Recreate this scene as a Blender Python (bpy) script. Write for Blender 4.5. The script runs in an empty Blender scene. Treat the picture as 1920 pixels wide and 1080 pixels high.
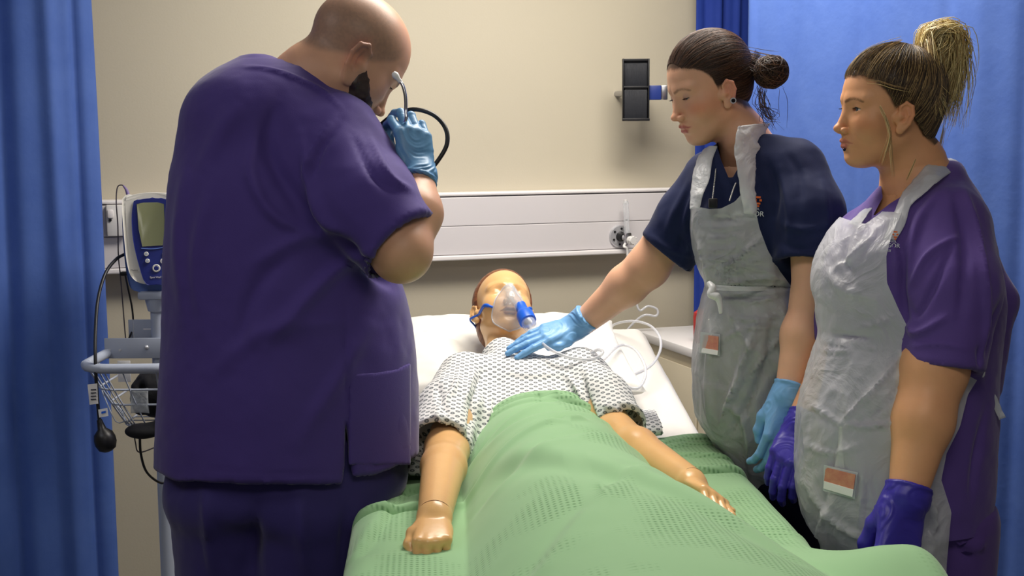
import bpy, bmesh, math, random
import numpy as np
from math import sin, cos, tan, pi, radians, sqrt
from mathutils import Vector, Matrix

# ------------------------------------------------------------------ camera, world, lights, exposure
S = bpy.context.scene
FPX = 2400.0                      # focal length in pixels of a 1920 px wide frame
CAMZ = 1.55
YAW, PITCH, ROLL = radians(19.0), radians(6.8), radians(0.4)
CY, SY = cos(YAW), sin(YAW)
def k2w(v):                        # bay frame (right, ahead, up as one stands at the bed foot) -> room frame (wall along x)
    v = np.asarray(v, dtype=np.float64)
    o = np.empty_like(v)
    o[..., 0] = v[..., 0] * CY + v[..., 1] * SY
    o[..., 1] = -v[..., 0] * SY + v[..., 1] * CY
    o[..., 2] = v[..., 2]
    return o
_f = np.array([0, cos(PITCH), -sin(PITCH)]); _r0 = np.array([1., 0, 0]); _u0 = np.array([0, sin(PITCH), cos(PITCH)])
_r = _r0 * cos(ROLL) - _u0 * sin(ROLL); _u = _u0 * cos(ROLL) + _r0 * sin(ROLL)
cam_d = bpy.data.cameras.new('camera'); cam = bpy.data.objects.new('camera', cam_d)
S.collection.objects.link(cam); S.camera = cam
cam_d.sensor_width = 36; cam_d.lens = FPX / 1920 * 36; cam_d.clip_start = 0.05
_R = np.stack([k2w(_r), k2w(_u), -k2w(_f)], 1)
_M = Matrix([list(_R[i]) + [0.0] for i in range(3)] + [[0, 0, 0, 1]]); _M.translation = Vector((0, 0, CAMZ))
cam.matrix_world = _M

S.view_settings.view_transform = 'Standard'; S.view_settings.look = 'None'
S.view_settings.gamma = 1.0; S.view_settings.use_curve_mapping = False
S.view_settings.exposure = 0.0
S.cycles.max_bounces = 8; S.cycles.transparent_max_bounces = 24
S.cycles.use_denoising = True
W = bpy.data.worlds.new('world'); S.world = W; W.use_nodes = True
W.node_tree.nodes['Background'].inputs[0].default_value = (0.80, 0.86, 1.0, 1)
W.node_tree.nodes['Background'].inputs[1].default_value = 0.16
def area(name, kloc, target, sx, sy, power, col):
    d = bpy.data.lights.new(name, 'AREA'); d.shape = 'RECTANGLE'; d.size = sx; d.size_y = sy; d.energy = power; d.color = col
    o = bpy.data.objects.new(name, d); S.collection.objects.link(o)
    o.location = Vector(k2w(kloc)); dv = Vector(k2w(target)) - o.location
    o.rotation_euler = dv.to_track_quat('-Z', 'Y').to_euler()
    return o
area('ceiling_panel_light', (0.30, 2.95, 2.56), (0.30, 2.96, 0), 1.1, 0.55, 42, (1.0, 0.94, 0.86))
area('ceiling_panel_light.001', (0.2, 0.6, 2.56), (0.2, 0.61, 0), 1.2, 0.6, 11, (1.0, 0.95, 0.9))
area('ceiling_panel_light.002', (-1.7, 1.6, 2.56), (-1.7, 1.61, 0), 1.0, 0.6, 7, (0.78, 0.84, 1.0))

# ------------------------------------------------------------------ pixel helpers (1920 x 1080)
def ray(px, py): return _f + (px - 960) / FPX * _r + (540 - py) / FPX * _u
def P(px, py, D): return np.array([0, 0, CAMZ]) + D * ray(px, py)
def PZ(px, py, z):
    d = ray(px, py); return np.array([0, 0, CAMZ]) + d * ((z - CAMZ) / d[2])
YW = 3.78                                                     # distance of the back wall
def PW(px, py, off=0.0):                                      # room-frame point on the wall plane (off metres in front of it)
    d = k2w(ray(px, py)); t = (YW - off) / d[1]
    return np.array([0, 0, CAMZ]) + d * t
def m(px, D): return px * D / FPX                             # pixels at depth D -> metres

# ------------------------------------------------------------------ materials
def lin(c):
    c = [x / 255.0 for x in c]
    return tuple(x / 12.92 if x <= 0.04045 else ((x + 0.055) / 1.055) ** 2.4 for x in c) + (1.0,)
def mat(name, col, rough=0.6, metal=0.0, spec=0.5, bump=0.0, bscale=60.0, var=0.0, vscale=8.0, sss=0.0, sheen=0.0, trans=0.0,
        alpha=1.0, attr=None, coat=0.0, bstretch=None, ior=1.45, bdist=0.004, col2=None, emit=None, estr=0):
    M = bpy.data.materials.new(name); M.use_nodes = True
    nt = M.node_tree; N = nt.nodes; L = nt.links; b = N['Principled BSDF']
    c = lin(col) if max(col[:3]) > 1.0001 else tuple(col) + (1,)
    b.inputs['Base Color'].default_value = c
    b.inputs['Roughness'].default_value = rough; b.inputs['Metallic'].default_value = metal
    b.inputs['Specular IOR Level'].default_value = spec; b.inputs['IOR'].default_value = ior
    b.inputs['Transmission Weight'].default_value = trans; b.inputs['Alpha'].default_value = alpha
    b.inputs['Coat Weight'].default_value = coat
    if sheen: b.inputs['Sheen Weight'].default_value = sheen; b.inputs['Sheen Roughness'].default_value = 0.4
    if sss:
        b.inputs['Subsurface Weight'].default_value = sss
        b.inputs['Subsurface Radius'].default_value = (0.012, 0.005, 0.003); b.inputs['Subsurface Scale'].default_value = 1.0
    if emit: b.inputs['Emission Color'].default_value = lin(emit); b.inputs['Emission Strength'].default_value = estr
    src = None
    if attr:
        a = N.new('ShaderNodeAttribute'); a.attribute_name = attr; src = a.outputs['Color']
    tc = N.new('ShaderNodeTexCoord')
    co = tc.outputs['Object']
    if var or col2:
        n = N.new('ShaderNodeTexNoise'); n.inputs['Scale'].default_value = vscale; n.inputs['Detail'].default_value = 5
        L.new(co, n.inputs['Vector'])
        mr = N.new('ShaderNodeMapRange'); mr.inputs['From Min'].default_value = 0.3; mr.inputs['From Max'].default_value = 0.7
        L.new(n.outputs['Fac'], mr.inputs['Value'])
        mx = N.new('ShaderNodeMix'); mx.data_type = 'RGBA'
        L.new(mr.outputs[0], mx.inputs[0])
        if src is not None and not col2:
            mr.inputs['To Min'].default_value = 1 - var; mr.inputs['To Max'].default_value = 1 + var
            mx.blend_type = 'MULTIPLY'; mx.inputs[0].default_value = 1
            nt.links.remove(mx.inputs[0].links[0])
            L.new(src, mx.inputs[6]); L.new(mr.outputs[0], mx.inputs[7])
        else:
            if col2: mx.inputs[6].default_value = c; mx.inputs[7].default_value = lin(col2)
            else:
                mx.inputs[6].default_value = tuple(min(1, x * (1 - var)) for x in c[:3]) + (1,)
                mx.inputs[7].default_value = tuple(min(1, x * (1 + var)) for x in c[:3]) + (1,)
        src = mx.outputs[2]
    if src is not None: L.new(src, b.inputs['Base Color'])
    if bump:
        n2 = N.new('ShaderNodeTexNoise'); n2.inputs['Scale'].default_value = bscale; n2.inputs['Detail'].default_value = 4
        v = co
        if bstretch:
            mp = N.new('ShaderNodeMapping'); mp.inputs['Scale'].default_value = bstretch; L.new(co, mp.inputs['Vector']); v = mp.outputs[0]
        L.new(v, n2.inputs['Vector'])
        bp = N.new('ShaderNodeBump'); bp.inputs['Strength'].default_value = bump; bp.inputs['Distance'].default_value = bdist
        L.new(n2.outputs['Fac'], bp.inputs['Height']); L.new(bp.outputs[0], b.inputs['Normal'])
    return M

# ------------------------------------------------------------------ object helpers
ROOT = {}                                                     # name -> world location of the thing's root
def _root(o):
    while o.parent is not None: o = o.parent
    return o
def tag(o, label=None, cat=None, group=None, kind=None):
    if label: o['label'] = label
    if cat: o['category'] = cat
    if group: o['group'] = group
    if kind: o['kind'] = kind
    return o
def thing(name, loc, label, cat, group=None):                 # loc in room frame
    o = bpy.data.objects.new(name, None); S.collection.objects.link(o); o.location = Vector(loc); o.empty_display_size = 0.05
    return tag(o, label, cat, group)
def link(name, me, parent=None, matl=None, smooth=True):
    if matl is not None:
        for mm in (matl if isinstance(matl, (list, tuple)) else [matl]): me.materials.append(mm)
    o = bpy.data.objects.new(name, me); S.collection.objects.link(o)
    if smooth: me.shade_smooth()
    if parent is not None: o.parent = parent
    return o
def mesh_obj(name, V, F, matl, parent=None, frame='K', smooth=True, colors=None, uv=None, base=None, mats=None):
    V = np.asarray(V, dtype=np.float64)
    if frame == 'K': V = k2w(V)
    if parent is not None: off = np.array(_root(parent).location)
    else:
        off = np.array([(V[:, 0].min() + V[:, 0].max()) / 2, (V[:, 1].min() + V[:, 1].max()) / 2, V[:, 2].min()])
    me = bpy.data.meshes.new(name)
    Vl = V - off
    if isinstance(F, np.ndarray) and F.ndim == 2:
        k = F.shape[1]; nf = len(F)
        me.vertices.add(len(Vl)); me.vertices.foreach_set('co', Vl.astype(np.float32).ravel())
        me.loops.add(nf * k); me.loops.foreach_set('vertex_index', F.astype(np.int32).ravel())
        me.polygons.add(nf); me.polygons.foreach_set('loop_start', np.arange(0, nf * k, k, dtype=np.int32))
        me.update(calc_edges=True)
    else:
        me.from_pydata(Vl.tolist(), [], [list(map(int, f)) for f in F]); me.update()
    if colors is not None:
        ca = me.color_attributes.new('Col', 'FLOAT_COLOR', 'POINT')
        cc = np.ones((len(Vl), 4), np.float32); cc[:, :3] = colors; ca.data.foreach_set('color', cc.ravel())
    if uv is not None:
        ul = me.uv_layers.new(name='UVMap'); li = np.empty(len(me.loops), np.int32); me.loops.foreach_get('vertex_index', li)
        ul.data.foreach_set('uv', np.asarray(uv, np.float32)[li].ravel())
    if mats is not None: me.polygons.foreach_set('material_index', np.asarray(mats, np.int32))
    o = link(name, me, parent, matl, smooth)
    if parent is None: o.location = Vector(off)
    return o

class Geo:                                                    # collects small primitives into one mesh (room or bay frame)
    def __init__(s): s.V = []; s.F = []; s.n = 0
    def add(s, V, F):
        V = np.asarray(V, float); s.V.append(V); s.F += [[i + s.n for i in f] for f in F]; s.n += len(V); return s
    def bm(s, b):
        b.verts.ensure_lookup_table(); V = [v.co[:] for v in b.verts]; F = [[v.index for v in f.verts] for f in b.faces]; b.free(); return s.add(V, F)
    def box(s, c, size, bev=0.003, R=None, seg=2):
        b = bmesh.new(); bmesh.ops.create_cube(b, size=1.0)
        for v in b.verts: v.co = Vector((v.co.x * size[0], v.co.y * size[1], v.co.z * size[2]))
        if bev: bmesh.ops.bevel(b, geom=b.edges[:], offset=min(bev, min(size) * 0.45), segments=seg, profile=0.5, affect='EDGES')
        for v in b.verts:
            q = np.array(v.co);
            if R is not None: q = R @ q
            v.co = Vector(q + np.array(c))
        b.verts.index_update(); return s.bm(b)
    def cyl(s, a, b_, r1, r2=None, n=20, bev=0.0, caps=True):
        a = np.array(a, float); b_ = np.array(b_, float); r2 = r1 if r2 is None else r2
        L = np.linalg.norm(b_ - a); w = (b_ - a) / L
        prof = [(0, 0), (r1, 0), (r2, L), (0, L)] if not bev else [(0, 0), (r1 - bev, 0), (r1, bev), (r2, L - bev), (r2 - bev, L), (0, L)]
        if not caps: prof = [(r1, 0), (r2, L)]
        return s.lathe(a, w, prof, n)
    def lathe(s, o, ax, prof, n=24):
        ax = np.array(ax, float) / np.linalg.norm(ax)
        t = np.array([1., 0, 0]) if abs(ax[0]) < 0.8 else np.array([0, 1., 0])
        e1 = np.cross(ax, t); e1 /= np.linalg.norm(e1); e2 = np.cross(ax, e1)
        V = []; F = []
        for (r, h) in prof:
            for i in range(n):
                a = 2 * pi * i / n; V.append(np.array(o) + ax * h + max(r, 1e-5) * (e1 * cos(a) + e2 * sin(a)))
        for j in range(len(prof) - 1):
            for i in range(n):
                i2 = (i + 1) % n; F.append([j * n + i, j * n + i2, (j + 1) * n + i2, (j + 1) * n + i])
        return s.add(V, F)
    def tube(s, pts, r, n=8, sub=6, closed=False, caps=True):
        V, F = tube_geo(pts, r, n, sub, caps); return s.add(V, F)
    def sphere(s, c, r, n=16, sc=(1, 1, 1)):
        b = bmesh.new(); bmesh.ops.create_uvsphere(b, u_segments=n, v_segments=max(6, n * 2 // 3), radius=r)
        for v in b.verts: v.co = Vector((v.co.x * sc[0] + c[0], v.co.y * sc[1] + c[1], v.co.z * sc[2] + c[2]))
        b.verts.index_update(); return s.bm(b)
    def build(s, name, matl, parent=None, frame='K', smooth=True, **k):
        o = mesh_obj(name, np.concatenate(s.V), s.F, matl, parent, frame, smooth, **k)
        if smooth:
            try: o.data.set_sharp_from_angle(angle=radians(40))
            except Exception: pass
        return o
def catmull(pts, sub=6):
    p = np.asarray(pts, float)
    if len(p) < 3 or sub <= 1: return p
    q = np.vstack([2 * p[0] - p[1], p, 2 * p[-1] - p[-2]]); out = []
    for i in range(1, len(q) - 2):
        for k in range(sub):
            t = k / sub; a, b, c, d = q[i - 1], q[i], q[i + 1], q[i + 2]
            out.append(0.5 * (2 * b + (c - a) * t + (2 * a - 5 * b + 4 * c - d) * t * t + (3 * b - a - 3 * c + d) * t ** 3))
    out.append(p[-1]); return np.array(out)
def tube_geo(pts, r, n=8, sub=6, caps=True):
    p = catmull(pts, sub)
    R = np.full(len(p), r) if np.isscalar(r) else np.interp(np.linspace(0, 1, len(p)), np.linspace(0, 1, len(r)), r)
    T = np.gradient(p, axis=0); T /= np.linalg.norm(T, axis=1)[:, None] + 1e-12
    e = np.cross(T[0], [0.3, 0.2, 0.93]); e /= np.linalg.norm(e); V = []; F = []
    for i in range(len(p)):
        e = e - T[i] * np.dot(e, T[i]); e /= np.linalg.norm(e) + 1e-12; f = np.cross(T[i], e)
        for k in range(n):
            a = 2 * pi * k / n; V.append(p[i] + R[i] * (cos(a) * e + sin(a) * f))
    for i in range(len(p) - 1):
        for k in range(n): k2 = (k + 1) % n; F.append([i * n + k, i * n + k2, (i + 1) * n + k2, (i + 1) * n + k])
    if caps: F.append(list(range(n))[::-1]); F.append([(len(p) - 1) * n + k for k in range(n)])
    return np.array(V), F
def tube_obj(name, pts, r, matl, parent=None, n=8, sub=6, frame='K'):
    V, F = tube_geo(pts, r, n, sub); return mesh_obj(name, V, F, matl, parent, frame)
def grid_faces(nu, nv, wrap=False):
    i = np.arange(nu - 1)[:, None]; j = np.arange(nv if wrap else nv - 1)[None, :]; j2 = (j + 1) % nv
    return np.stack([i * nv + j, (i + 1) * nv + j, (i + 1) * nv + j2, i * nv + j2], -1).reshape(-1, 4)

# ------------------------------------------------------------------ noise
_rs = np.random.RandomState(7); _tab = _rs.rand(64, 64, 64).astype(np.float32)
def vn(p, f=1.0, off=0.0):                                    # smooth value noise, -1..1
    q = np.asarray(p, np.float32) * np.asarray(f, np.float32) + off; i = np.floor(q).astype(np.int32); t = q - i; t = t * t * (3 - 2 * t)
    i &= 63; j = (i + 1) & 63
    x, y, z = t[:, 0], t[:, 1], t[:, 2]
    c = lambda a, b, d: _tab[a, b, d]
    c00 = c(i[:, 0], i[:, 1], i[:, 2]) * (1 - x) + c(j[:, 0], i[:, 1], i[:, 2]) * x
    c10 = c(i[:, 0], j[:, 1], i[:, 2]) * (1 - x) + c(j[:, 0], j[:, 1], i[:, 2]) * x
    c01 = c(i[:, 0], i[:, 1], j[:, 2]) * (1 - x) + c(j[:, 0], i[:, 1], j[:, 2]) * x
    c11 = c(i[:, 0], j[:, 1], j[:, 2]) * (1 - x) + c(j[:, 0], j[:, 1], j[:, 2]) * x
    return ((c00 * (1 - y) + c10 * y) * (1 - z) + (c01 * (1 - y) + c11 * y) * z) * 2 - 1
def fbm(p, f=1.0, o=3, off=0.0):
    s = 0; a = 1.0
    for k in range(o): s = s + a * vn(p, np.asarray(f, float) * 2 ** k, off + 11.3 * k); a *= 0.5
    return s
def sstep(a, b, x):
    t = np.clip((x - a) / (b - a), 0, 1); return t * t * (3 - 2 * t)

# ------------------------------------------------------------------ signed distance modelling
def smin(a, b, k):
    h = np.clip(0.5 + 0.5 * (b - a) / k, 0, 1); return b * (1 - h) + a * h - k * h * (1 - h)
def smax(a, b, k): return -smin(-a, -b, k)
def rc(p, a, b, r1, r2, sq=None):                             # round cone
    a = np.asarray(a, np.float32); b = np.asarray(b, np.float32); ba = b - a; pa = p - a
    t = np.clip(pa @ ba / float(ba @ ba), 0, 1)
    return np.linalg.norm(pa - t[:, None] * ba, axis=1) - (r1 + (r2 - r1) * t)
def el(p, c, r, R=None):                                      # ellipsoid (R rows = local axes)
    q = p - np.asarray(c, np.float32)
    if R is not None: q = q @ np.asarray(R, np.float32).T
    r = np.asarray(r, np.float32); k0 = np.linalg.norm(q / r, axis=1); k1 = np.linalg.norm(q / (r * r), axis=1) + 1e-9
    return k0 * (k0 - 1) / k1
def path(p, pts, rr, k=0.01):
    d = None
    for i in range(len(pts) - 1):
        e = rc(p, pts[i], pts[i + 1], rr[i], rr[i + 1]); d = e if d is None else smin(d, e, k)
    return d
class Loft:                                                   # stacked ellipses described by their left and right outline
    def __init__(s, rows, k=5):                               # rows: (py, pxl, pxr, D, ry[, ysh])
        A = []
        for r in rows:
            py, xl, xr, D, ry = r[:5]; a = P(xl, py, D); b = P(xr, py, D); c = (a + b) / 2
            A.append([c[2], c[0], c[1], np.linalg.norm(b - a) / 2, ry])
        A = np.array(sorted(A)); z = np.linspace(A[0, 0], A[-1, 0], 90); s.z = z
        s.v = []
        for j in range(1, 5):                                 # monotone cubic through the rows
            x = A[:, 0]; y = A[:, j]; h = np.diff(x); dl = np.diff(y) / h; mm = np.zeros(len(x)); mm[0] = dl[0]; mm[-1] = dl[-1]
            for i in range(1, len(x) - 1): mm[i] = 0 if dl[i - 1] * dl[i] <= 0 else 2 * dl[i - 1] * dl[i] / (dl[i - 1] + dl[i])
            i = np.clip(np.searchsorted(x, z) - 1, 0, len(x) - 2); t = (z - x[i]) / h[i]
            s.v.append((2 * t ** 3 - 3 * t ** 2 + 1) * y[i] + (t ** 3 - 2 * t ** 2 + t) * h[i] * mm[i] + (-2 * t ** 3 + 3 * t ** 2) * y[i + 1] + (t ** 3 - t ** 2) * h[i] * mm[i + 1])
        s.z0, s.z1 = z[0], z[-1]
    def __call__(s, p, grow=0.0, cap=0.02):
        z = p[:, 2]; cx, cy, rx, ry = [np.interp(z, s.z, v).astype(np.float32) for v in s.v]
        rx = rx + grow; ry = ry + grow
        qx = (p[:, 0] - cx); qy = (p[:, 1] - cy); k0 = np.sqrt((qx / rx) ** 2 + (qy / ry) ** 2); k1 = np.sqrt((qx / rx ** 2) ** 2 + (qy / ry ** 2) ** 2) + 1e-6
        d = k0 * (k0 - 1) / k1
        d = np.where(k0 < 0.3, -np.minimum(rx, ry) * 0.7, d)
        return smax(d, np.maximum(s.z0 - z, z - s.z1), cap)
def sdf_mesh(f, lo, hi, h, proj=1):
    """naive surface nets over a box, evaluated only near the surface; returns verts, quads"""
    lo = np.array(lo, float); n = np.ceil((np.array(hi, float) - lo) / h).astype(int) + 1; n = ((n + 3) // 4) * 4
    cg = np.stack(np.meshgrid(*[lo[i] + (np.arange(n[i] // 4) * 4 + 1.5) * h for i in range(3)], indexing='ij'), -1).reshape(-1, 3).astype(np.float32)
    cd = f(cg).reshape(n // 4); act = np.abs(cd) < 4 * h * 1.35
    A = act.repeat(4, 0).repeat(4, 1).repeat(4, 2); D = cd.repeat(4, 0).repeat(4, 1).repeat(4, 2).astype(np.float32)
    I = np.argwhere(A); D[A] = f((lo + I * h).astype(np.float32))
    D[D == 0] = 1e-7; s = D < 0
    c = s[:-1, :-1, :-1].astype(np.int8); c = c.copy()
    cnt = np.zeros(c.shape, np.int8)
    for dx in (0, 1):
        for dy in (0, 1):
            for dz in (0, 1): cnt += s[dx:n[0] - 1 + dx, dy:n[1] - 1 + dy, dz:n[2] - 1 + dz]
    cell = (cnt > 0) & (cnt < 8); C = np.argwhere(cell); idx = -np.ones(cell.shape, np.int64); idx[cell] = np.arange(len(C))
    acc = np.zeros((len(C), 3)); num = np.zeros(len(C))
    cor = [(0, 0, 0), (1, 0, 0), (0, 1, 0), (1, 1, 0), (0, 0, 1), (1, 0, 1), (0, 1, 1), (1, 1, 1)]
    dv = [D[C[:, 0] + a, C[:, 1] + b, C[:, 2] + e] for a, b, e in cor]
    for a, b in ((0, 1), (2, 3), (4, 5), (6, 7), (0, 2), (1, 3), (4, 6), (5, 7), (0, 4), (1, 5), (2, 6), (3, 7)):
        da, db = dv[a], dv[b]; x = (da < 0) != (db < 0); t = np.where(x, da / np.where(x, da - db, 1), 0)
        pa = np.array(cor[a], float); pb = np.array(cor[b], float)
        acc += np.where(x[:, None], pa + t[:, None] * (pb - pa), 0); num += x
    V = lo + (C + acc / num[:, None]) * h
    Q = []
    for ax in range(3):
        u, v = (ax + 1) % 3, (ax + 2) % 3
        sl0 = [slice(None)] * 3; sl1 = [slice(None)] * 3; sl0[ax] = slice(0, -1); sl1[ax] = slice(1, None)
        a = s[tuple(sl0)]; b = s[tuple(sl1)]; E = np.argwhere(a != b)
        E = E[(E[:, u] > 0) & (E[:, v] > 0) & (E[:, u] < n[u] - 1) & (E[:, v] < n[v] - 1)]
        if not len(E): continue
        fl = a[E[:, 0], E[:, 1], E[:, 2]]
        def g(du, dv_):
            q = E.copy(); q[:, u] -= du; q[:, v] -= dv_; return idx[q[:, 0], q[:, 1], q[:, 2]]
        q = np.stack([g(1, 1), g(0, 1), g(0, 0), g(1, 0)], 1); q[~fl] = q[~fl][:, ::-1]; Q.append(q)
    Q = np.concatenate(Q); Q = Q[(Q >= 0).all(1)]
    for _ in range(proj):
        g = grad(f, V, h * 0.5); d = f(V.astype(np.float32)); st = np.clip(d, -h * 0.7, h * 0.7)[:, None] * g; V = V - st
    return V, Q
def grad(f, V, e=0.002):
    g = np.zeros((len(V), 3))
    for i in range(3):
        o = np.zeros(3); o[i] = e; g[:, i] = f((V + o).astype(np.float32)) - f((V - o).astype(np.float32))
    return g / (np.linalg.norm(g, axis=1)[:, None] + 1e-9)
def tri(Q): return np.concatenate([Q[:, [0, 1, 2]], Q[:, [0, 2, 3]]])
def clip(V, T, g, extra=None):
    """keep the part of a triangle mesh where g < 0, cutting triangles exactly along g = 0"""
    V = np.asarray(V); ins = g < 0; k = ins[T].sum(1)
    keep = T[k == 3]; newV = [V]; cnt = len(V); out = [keep]; cache = {}
    pts = []
    def mid(a, b):
        nonlocal cnt
        key = (a, b) if a < b else (b, a)
        if key not in cache:
            t = g[a] / (g[a] - g[b]); pts.append(V[a] + t * (V[b] - V[a])); cache[key] = cnt; cnt += 1
        return cache[key]
    ex = []
    for t in T[(k > 0) & (k < 3)]:
        i = [bool(ins[v]) for v in t]
        if sum(i) == 1:
            j = i.index(True); a, b, c = int(t[j]), int(t[(j + 1) % 3]), int(t[(j + 2) % 3]); ex.append([a, mid(a, b), mid(a, c)])
        else:
            j = i.index(False); a, b, c = int(t[j]), int(t[(j + 1) % 3]), int(t[(j + 2) % 3]); x, y = mid(a, b), mid(a, c)
            ex.append([x, b, c]); ex.append([x, c, y])
    T2 = np.concatenate([keep, np.array(ex, int).reshape(-1, 3)]) if ex else keep
    V2 = np.vstack([V, np.array(pts)]) if pts else V
    used = np.unique(T2); mp = -np.ones(len(V2), int); mp[used] = np.arange(len(used))
    return V2[used], mp[T2]
def vnormals(V, F):
    n = np.zeros_like(V); a = V[F[:, 0]]; b = V[F[:, 1]]; c = V[F[:, 2]]; fn = np.cross(b - a, c - a)
    for j in range(F.shape[1]): np.add.at(n, F[:, j], fn)
    return n / (np.linalg.norm(n, axis=1)[:, None] + 1e-12)
def ridge(p, a, b, w, taper=True):                            # soft crease along a line a-b, 1 on the line
    a = np.asarray(a, float); b = np.asarray(b, float); ba = b - a; t = np.clip((p - a) @ ba / (ba @ ba), 0, 1)
    d = np.linalg.norm(p - a - t[:, None] * ba, axis=1); r = np.exp(-(d / w) ** 2)
    return r * (np.sin(np.clip(t, 0.02, 0.98) * pi) ** 0.6 if taper else 1)
def project(V):                                               # bay-frame points -> pixels (used to place printed colour regions)
    q = np.asarray(V, float) - np.array([0, 0, CAMZ]); D = q @ _f
    return 960 + FPX * (q @ _r) / D, 540 - FPX * (q @ _u) / D
def polyd(x, y, poly):                                        # signed distance to a polygon, negative inside
    x = np.asarray(x); y = np.asarray(y); d = np.full(x.shape, 1e9); ins = np.zeros(x.shape, bool); n = len(poly)
    for i in range(n):
        ax, ay = poly[i]; bx, by = poly[(i + 1) % n]; ex, ey = bx - ax, by - ay
        t = np.clip(((x - ax) * ex + (y - ay) * ey) / (ex * ex + ey * ey), 0, 1)
        d = np.minimum(d, (x - ax - t * ex) ** 2 + (y - ay - t * ey) ** 2)
        c = ((ay > y) != (by > y)) & (x < ex * (y - ay) / (ey if ey else 1e-9) + ax); ins ^= c
    return np.where(ins, -1, 1) * np.sqrt(d)
# ------------------------------------------------------------------ the room
M_wall = mat('wall_paint', (196, 188, 168), 0.75, var=0.02, vscale=2, bump=0.06, bscale=180)
M_floor = mat('vinyl_floor', (120, 118, 116), 0.4, var=0.1, vscale=40)
M_ceil = mat('ceiling_tile_paint', (225, 222, 214), 0.9)
def plane_slab(name, c, size):
    o = Geo().box(c, size, 0).build(name, None, frame='W', smooth=False); return o
def struct(name, c, size, matl):
    o = Geo().box(c, size, 0).build(name, matl, frame='W', smooth=False); tag(o, kind='structure'); return o
struct('wall_back', (0.3, YW + 0.06, 1.3), (7.0, 0.12, 2.6), M_wall)
struct('wall_left', (-3.26, 0.9, 1.3), (0.12, 5.8, 2.6), M_wall)
struct('wall_right', (3.86, 0.9, 1.3), (0.12, 5.8, 2.6), M_wall)
struct('floor', (0.3, 0.9, -0.05), (7.2, 6.0, 0.1), M_floor)
struct('ceiling', (0.3, 0.9, 2.65), (7.2, 6.0, 0.1), M_ceil)
struct('baseboard_back', (0.3, YW - 0.008, 0.05), (7.0, 0.016, 0.1), M_floor)

# ceiling light fittings (above the frame)
M_lampframe = mat('lamp_frame', (230, 230, 230), 0.5); M_diff = mat('lamp_diffuser', (255, 245, 225), 0.5, emit=(255, 240, 215), estr=3)
for i, (c, lb) in enumerate((((0.30, 2.95), 'square white ceiling light panel above the bed'), ((0.2, 0.6), 'square white ceiling light panel behind the bed foot'), ((-1.7, 1.6), 'square white ceiling light panel left of the bay'))):
    w = k2w((c[0], c[1], 2.59)); t = thing('ceiling_light', w, lb, 'ceiling light')
    Geo().box(w, (0.60, 0.60, 0.02), 0.004).build('frame', M_lampframe, t, 'W')
    Geo().box(w + (0, 0, -0.006), (0.54, 0.54, 0.012), 0.002).build('diffuser', M_diff, t, 'W')

# ---- bed-head trunking on the wall
M_trunk = mat('trunking_enamel', (214, 210, 212), 0.35, var=0.015, vscale=3)
M_trunk2 = mat('trunking_lip', (236, 232, 232), 0.3)
M_groove = mat('trunking_groove', (95, 90, 92), 0.6)
zt = PW(880, 359)[2]; zg = PW(880, 366.5)[2]; zm = PW(880, 421)[2]; zb = PW(880, 474)[2]; zl = PW(880, 481)[2]
x0, x1 = -2.6, 2.0
tk = thing('bedhead_trunking', ((x0 + x1) / 2, YW, zl), 'long pale grey medical trunking running along the wall behind the bed', 'trunking')
xc, xw = (x0 + x1) / 2, x1 - x0
def tb(name, z0, z1, dep, matl, bev=0.002, xa=None, xb=None):
    a = x0 if xa is None else xa; b = x1 if xb is None else xb
    return Geo().box(((a + b) / 2, YW - dep / 2, (z0 + z1) / 2), (b - a, dep, z1 - z0), bev).build(name, matl, tk, 'W', smooth=False)
tb('back_box', zl + 0.004, zt - 0.004, 0.05, M_groove, 0)
tb('top_lip', zg + 0.0015, zt, 0.062, M_trunk2, 0.004)
tb('upper_panel', zm + 0.0006, zg - 0.0022, 0.060, M_trunk)
tb('lower_panel', zb + 0.001, zm - 0.0006, 0.060, M_trunk)
tb('bottom_lip', zl - 0.004, zb - 0.0005, 0.068, M_trunk2, 0.004)

# ---- nurse call / light switch box on the trunking
M_white = mat('white_plastic', (226, 224, 222), 0.35); M_dark = mat('dark_plastic', (22, 22, 25), 0.45)
a = PW(198, 384, 0.06); b = PW(240, 441, 0.06); c = (a + b) / 2
sb = thing('switch_box', (c[0], YW - 0.06, b[2]), 'small white switch box on the trunking beside the left curtain', 'switch')
Geo().box((c[0], YW - 0.0725, c[2]), (b[0] - a[0], 0.025, a[2] - b[2]), 0.004).build('housing', M_white, sb, 'W')
q = PW(207, 401, 0.085); Geo().box((q[0], YW - 0.089, q[2]), (0.017, 0.01, 0.024), 0.004).build('rocker', M_trunk2, sb, 'W')
q = PW(206.5, 413, 0.085); Geo().cyl((q[0], YW - 0.083, q[2]), (q[0], YW - 0.088, q[2]), 0.004).build('key_hole', M_dark, sb, 'W')

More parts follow.
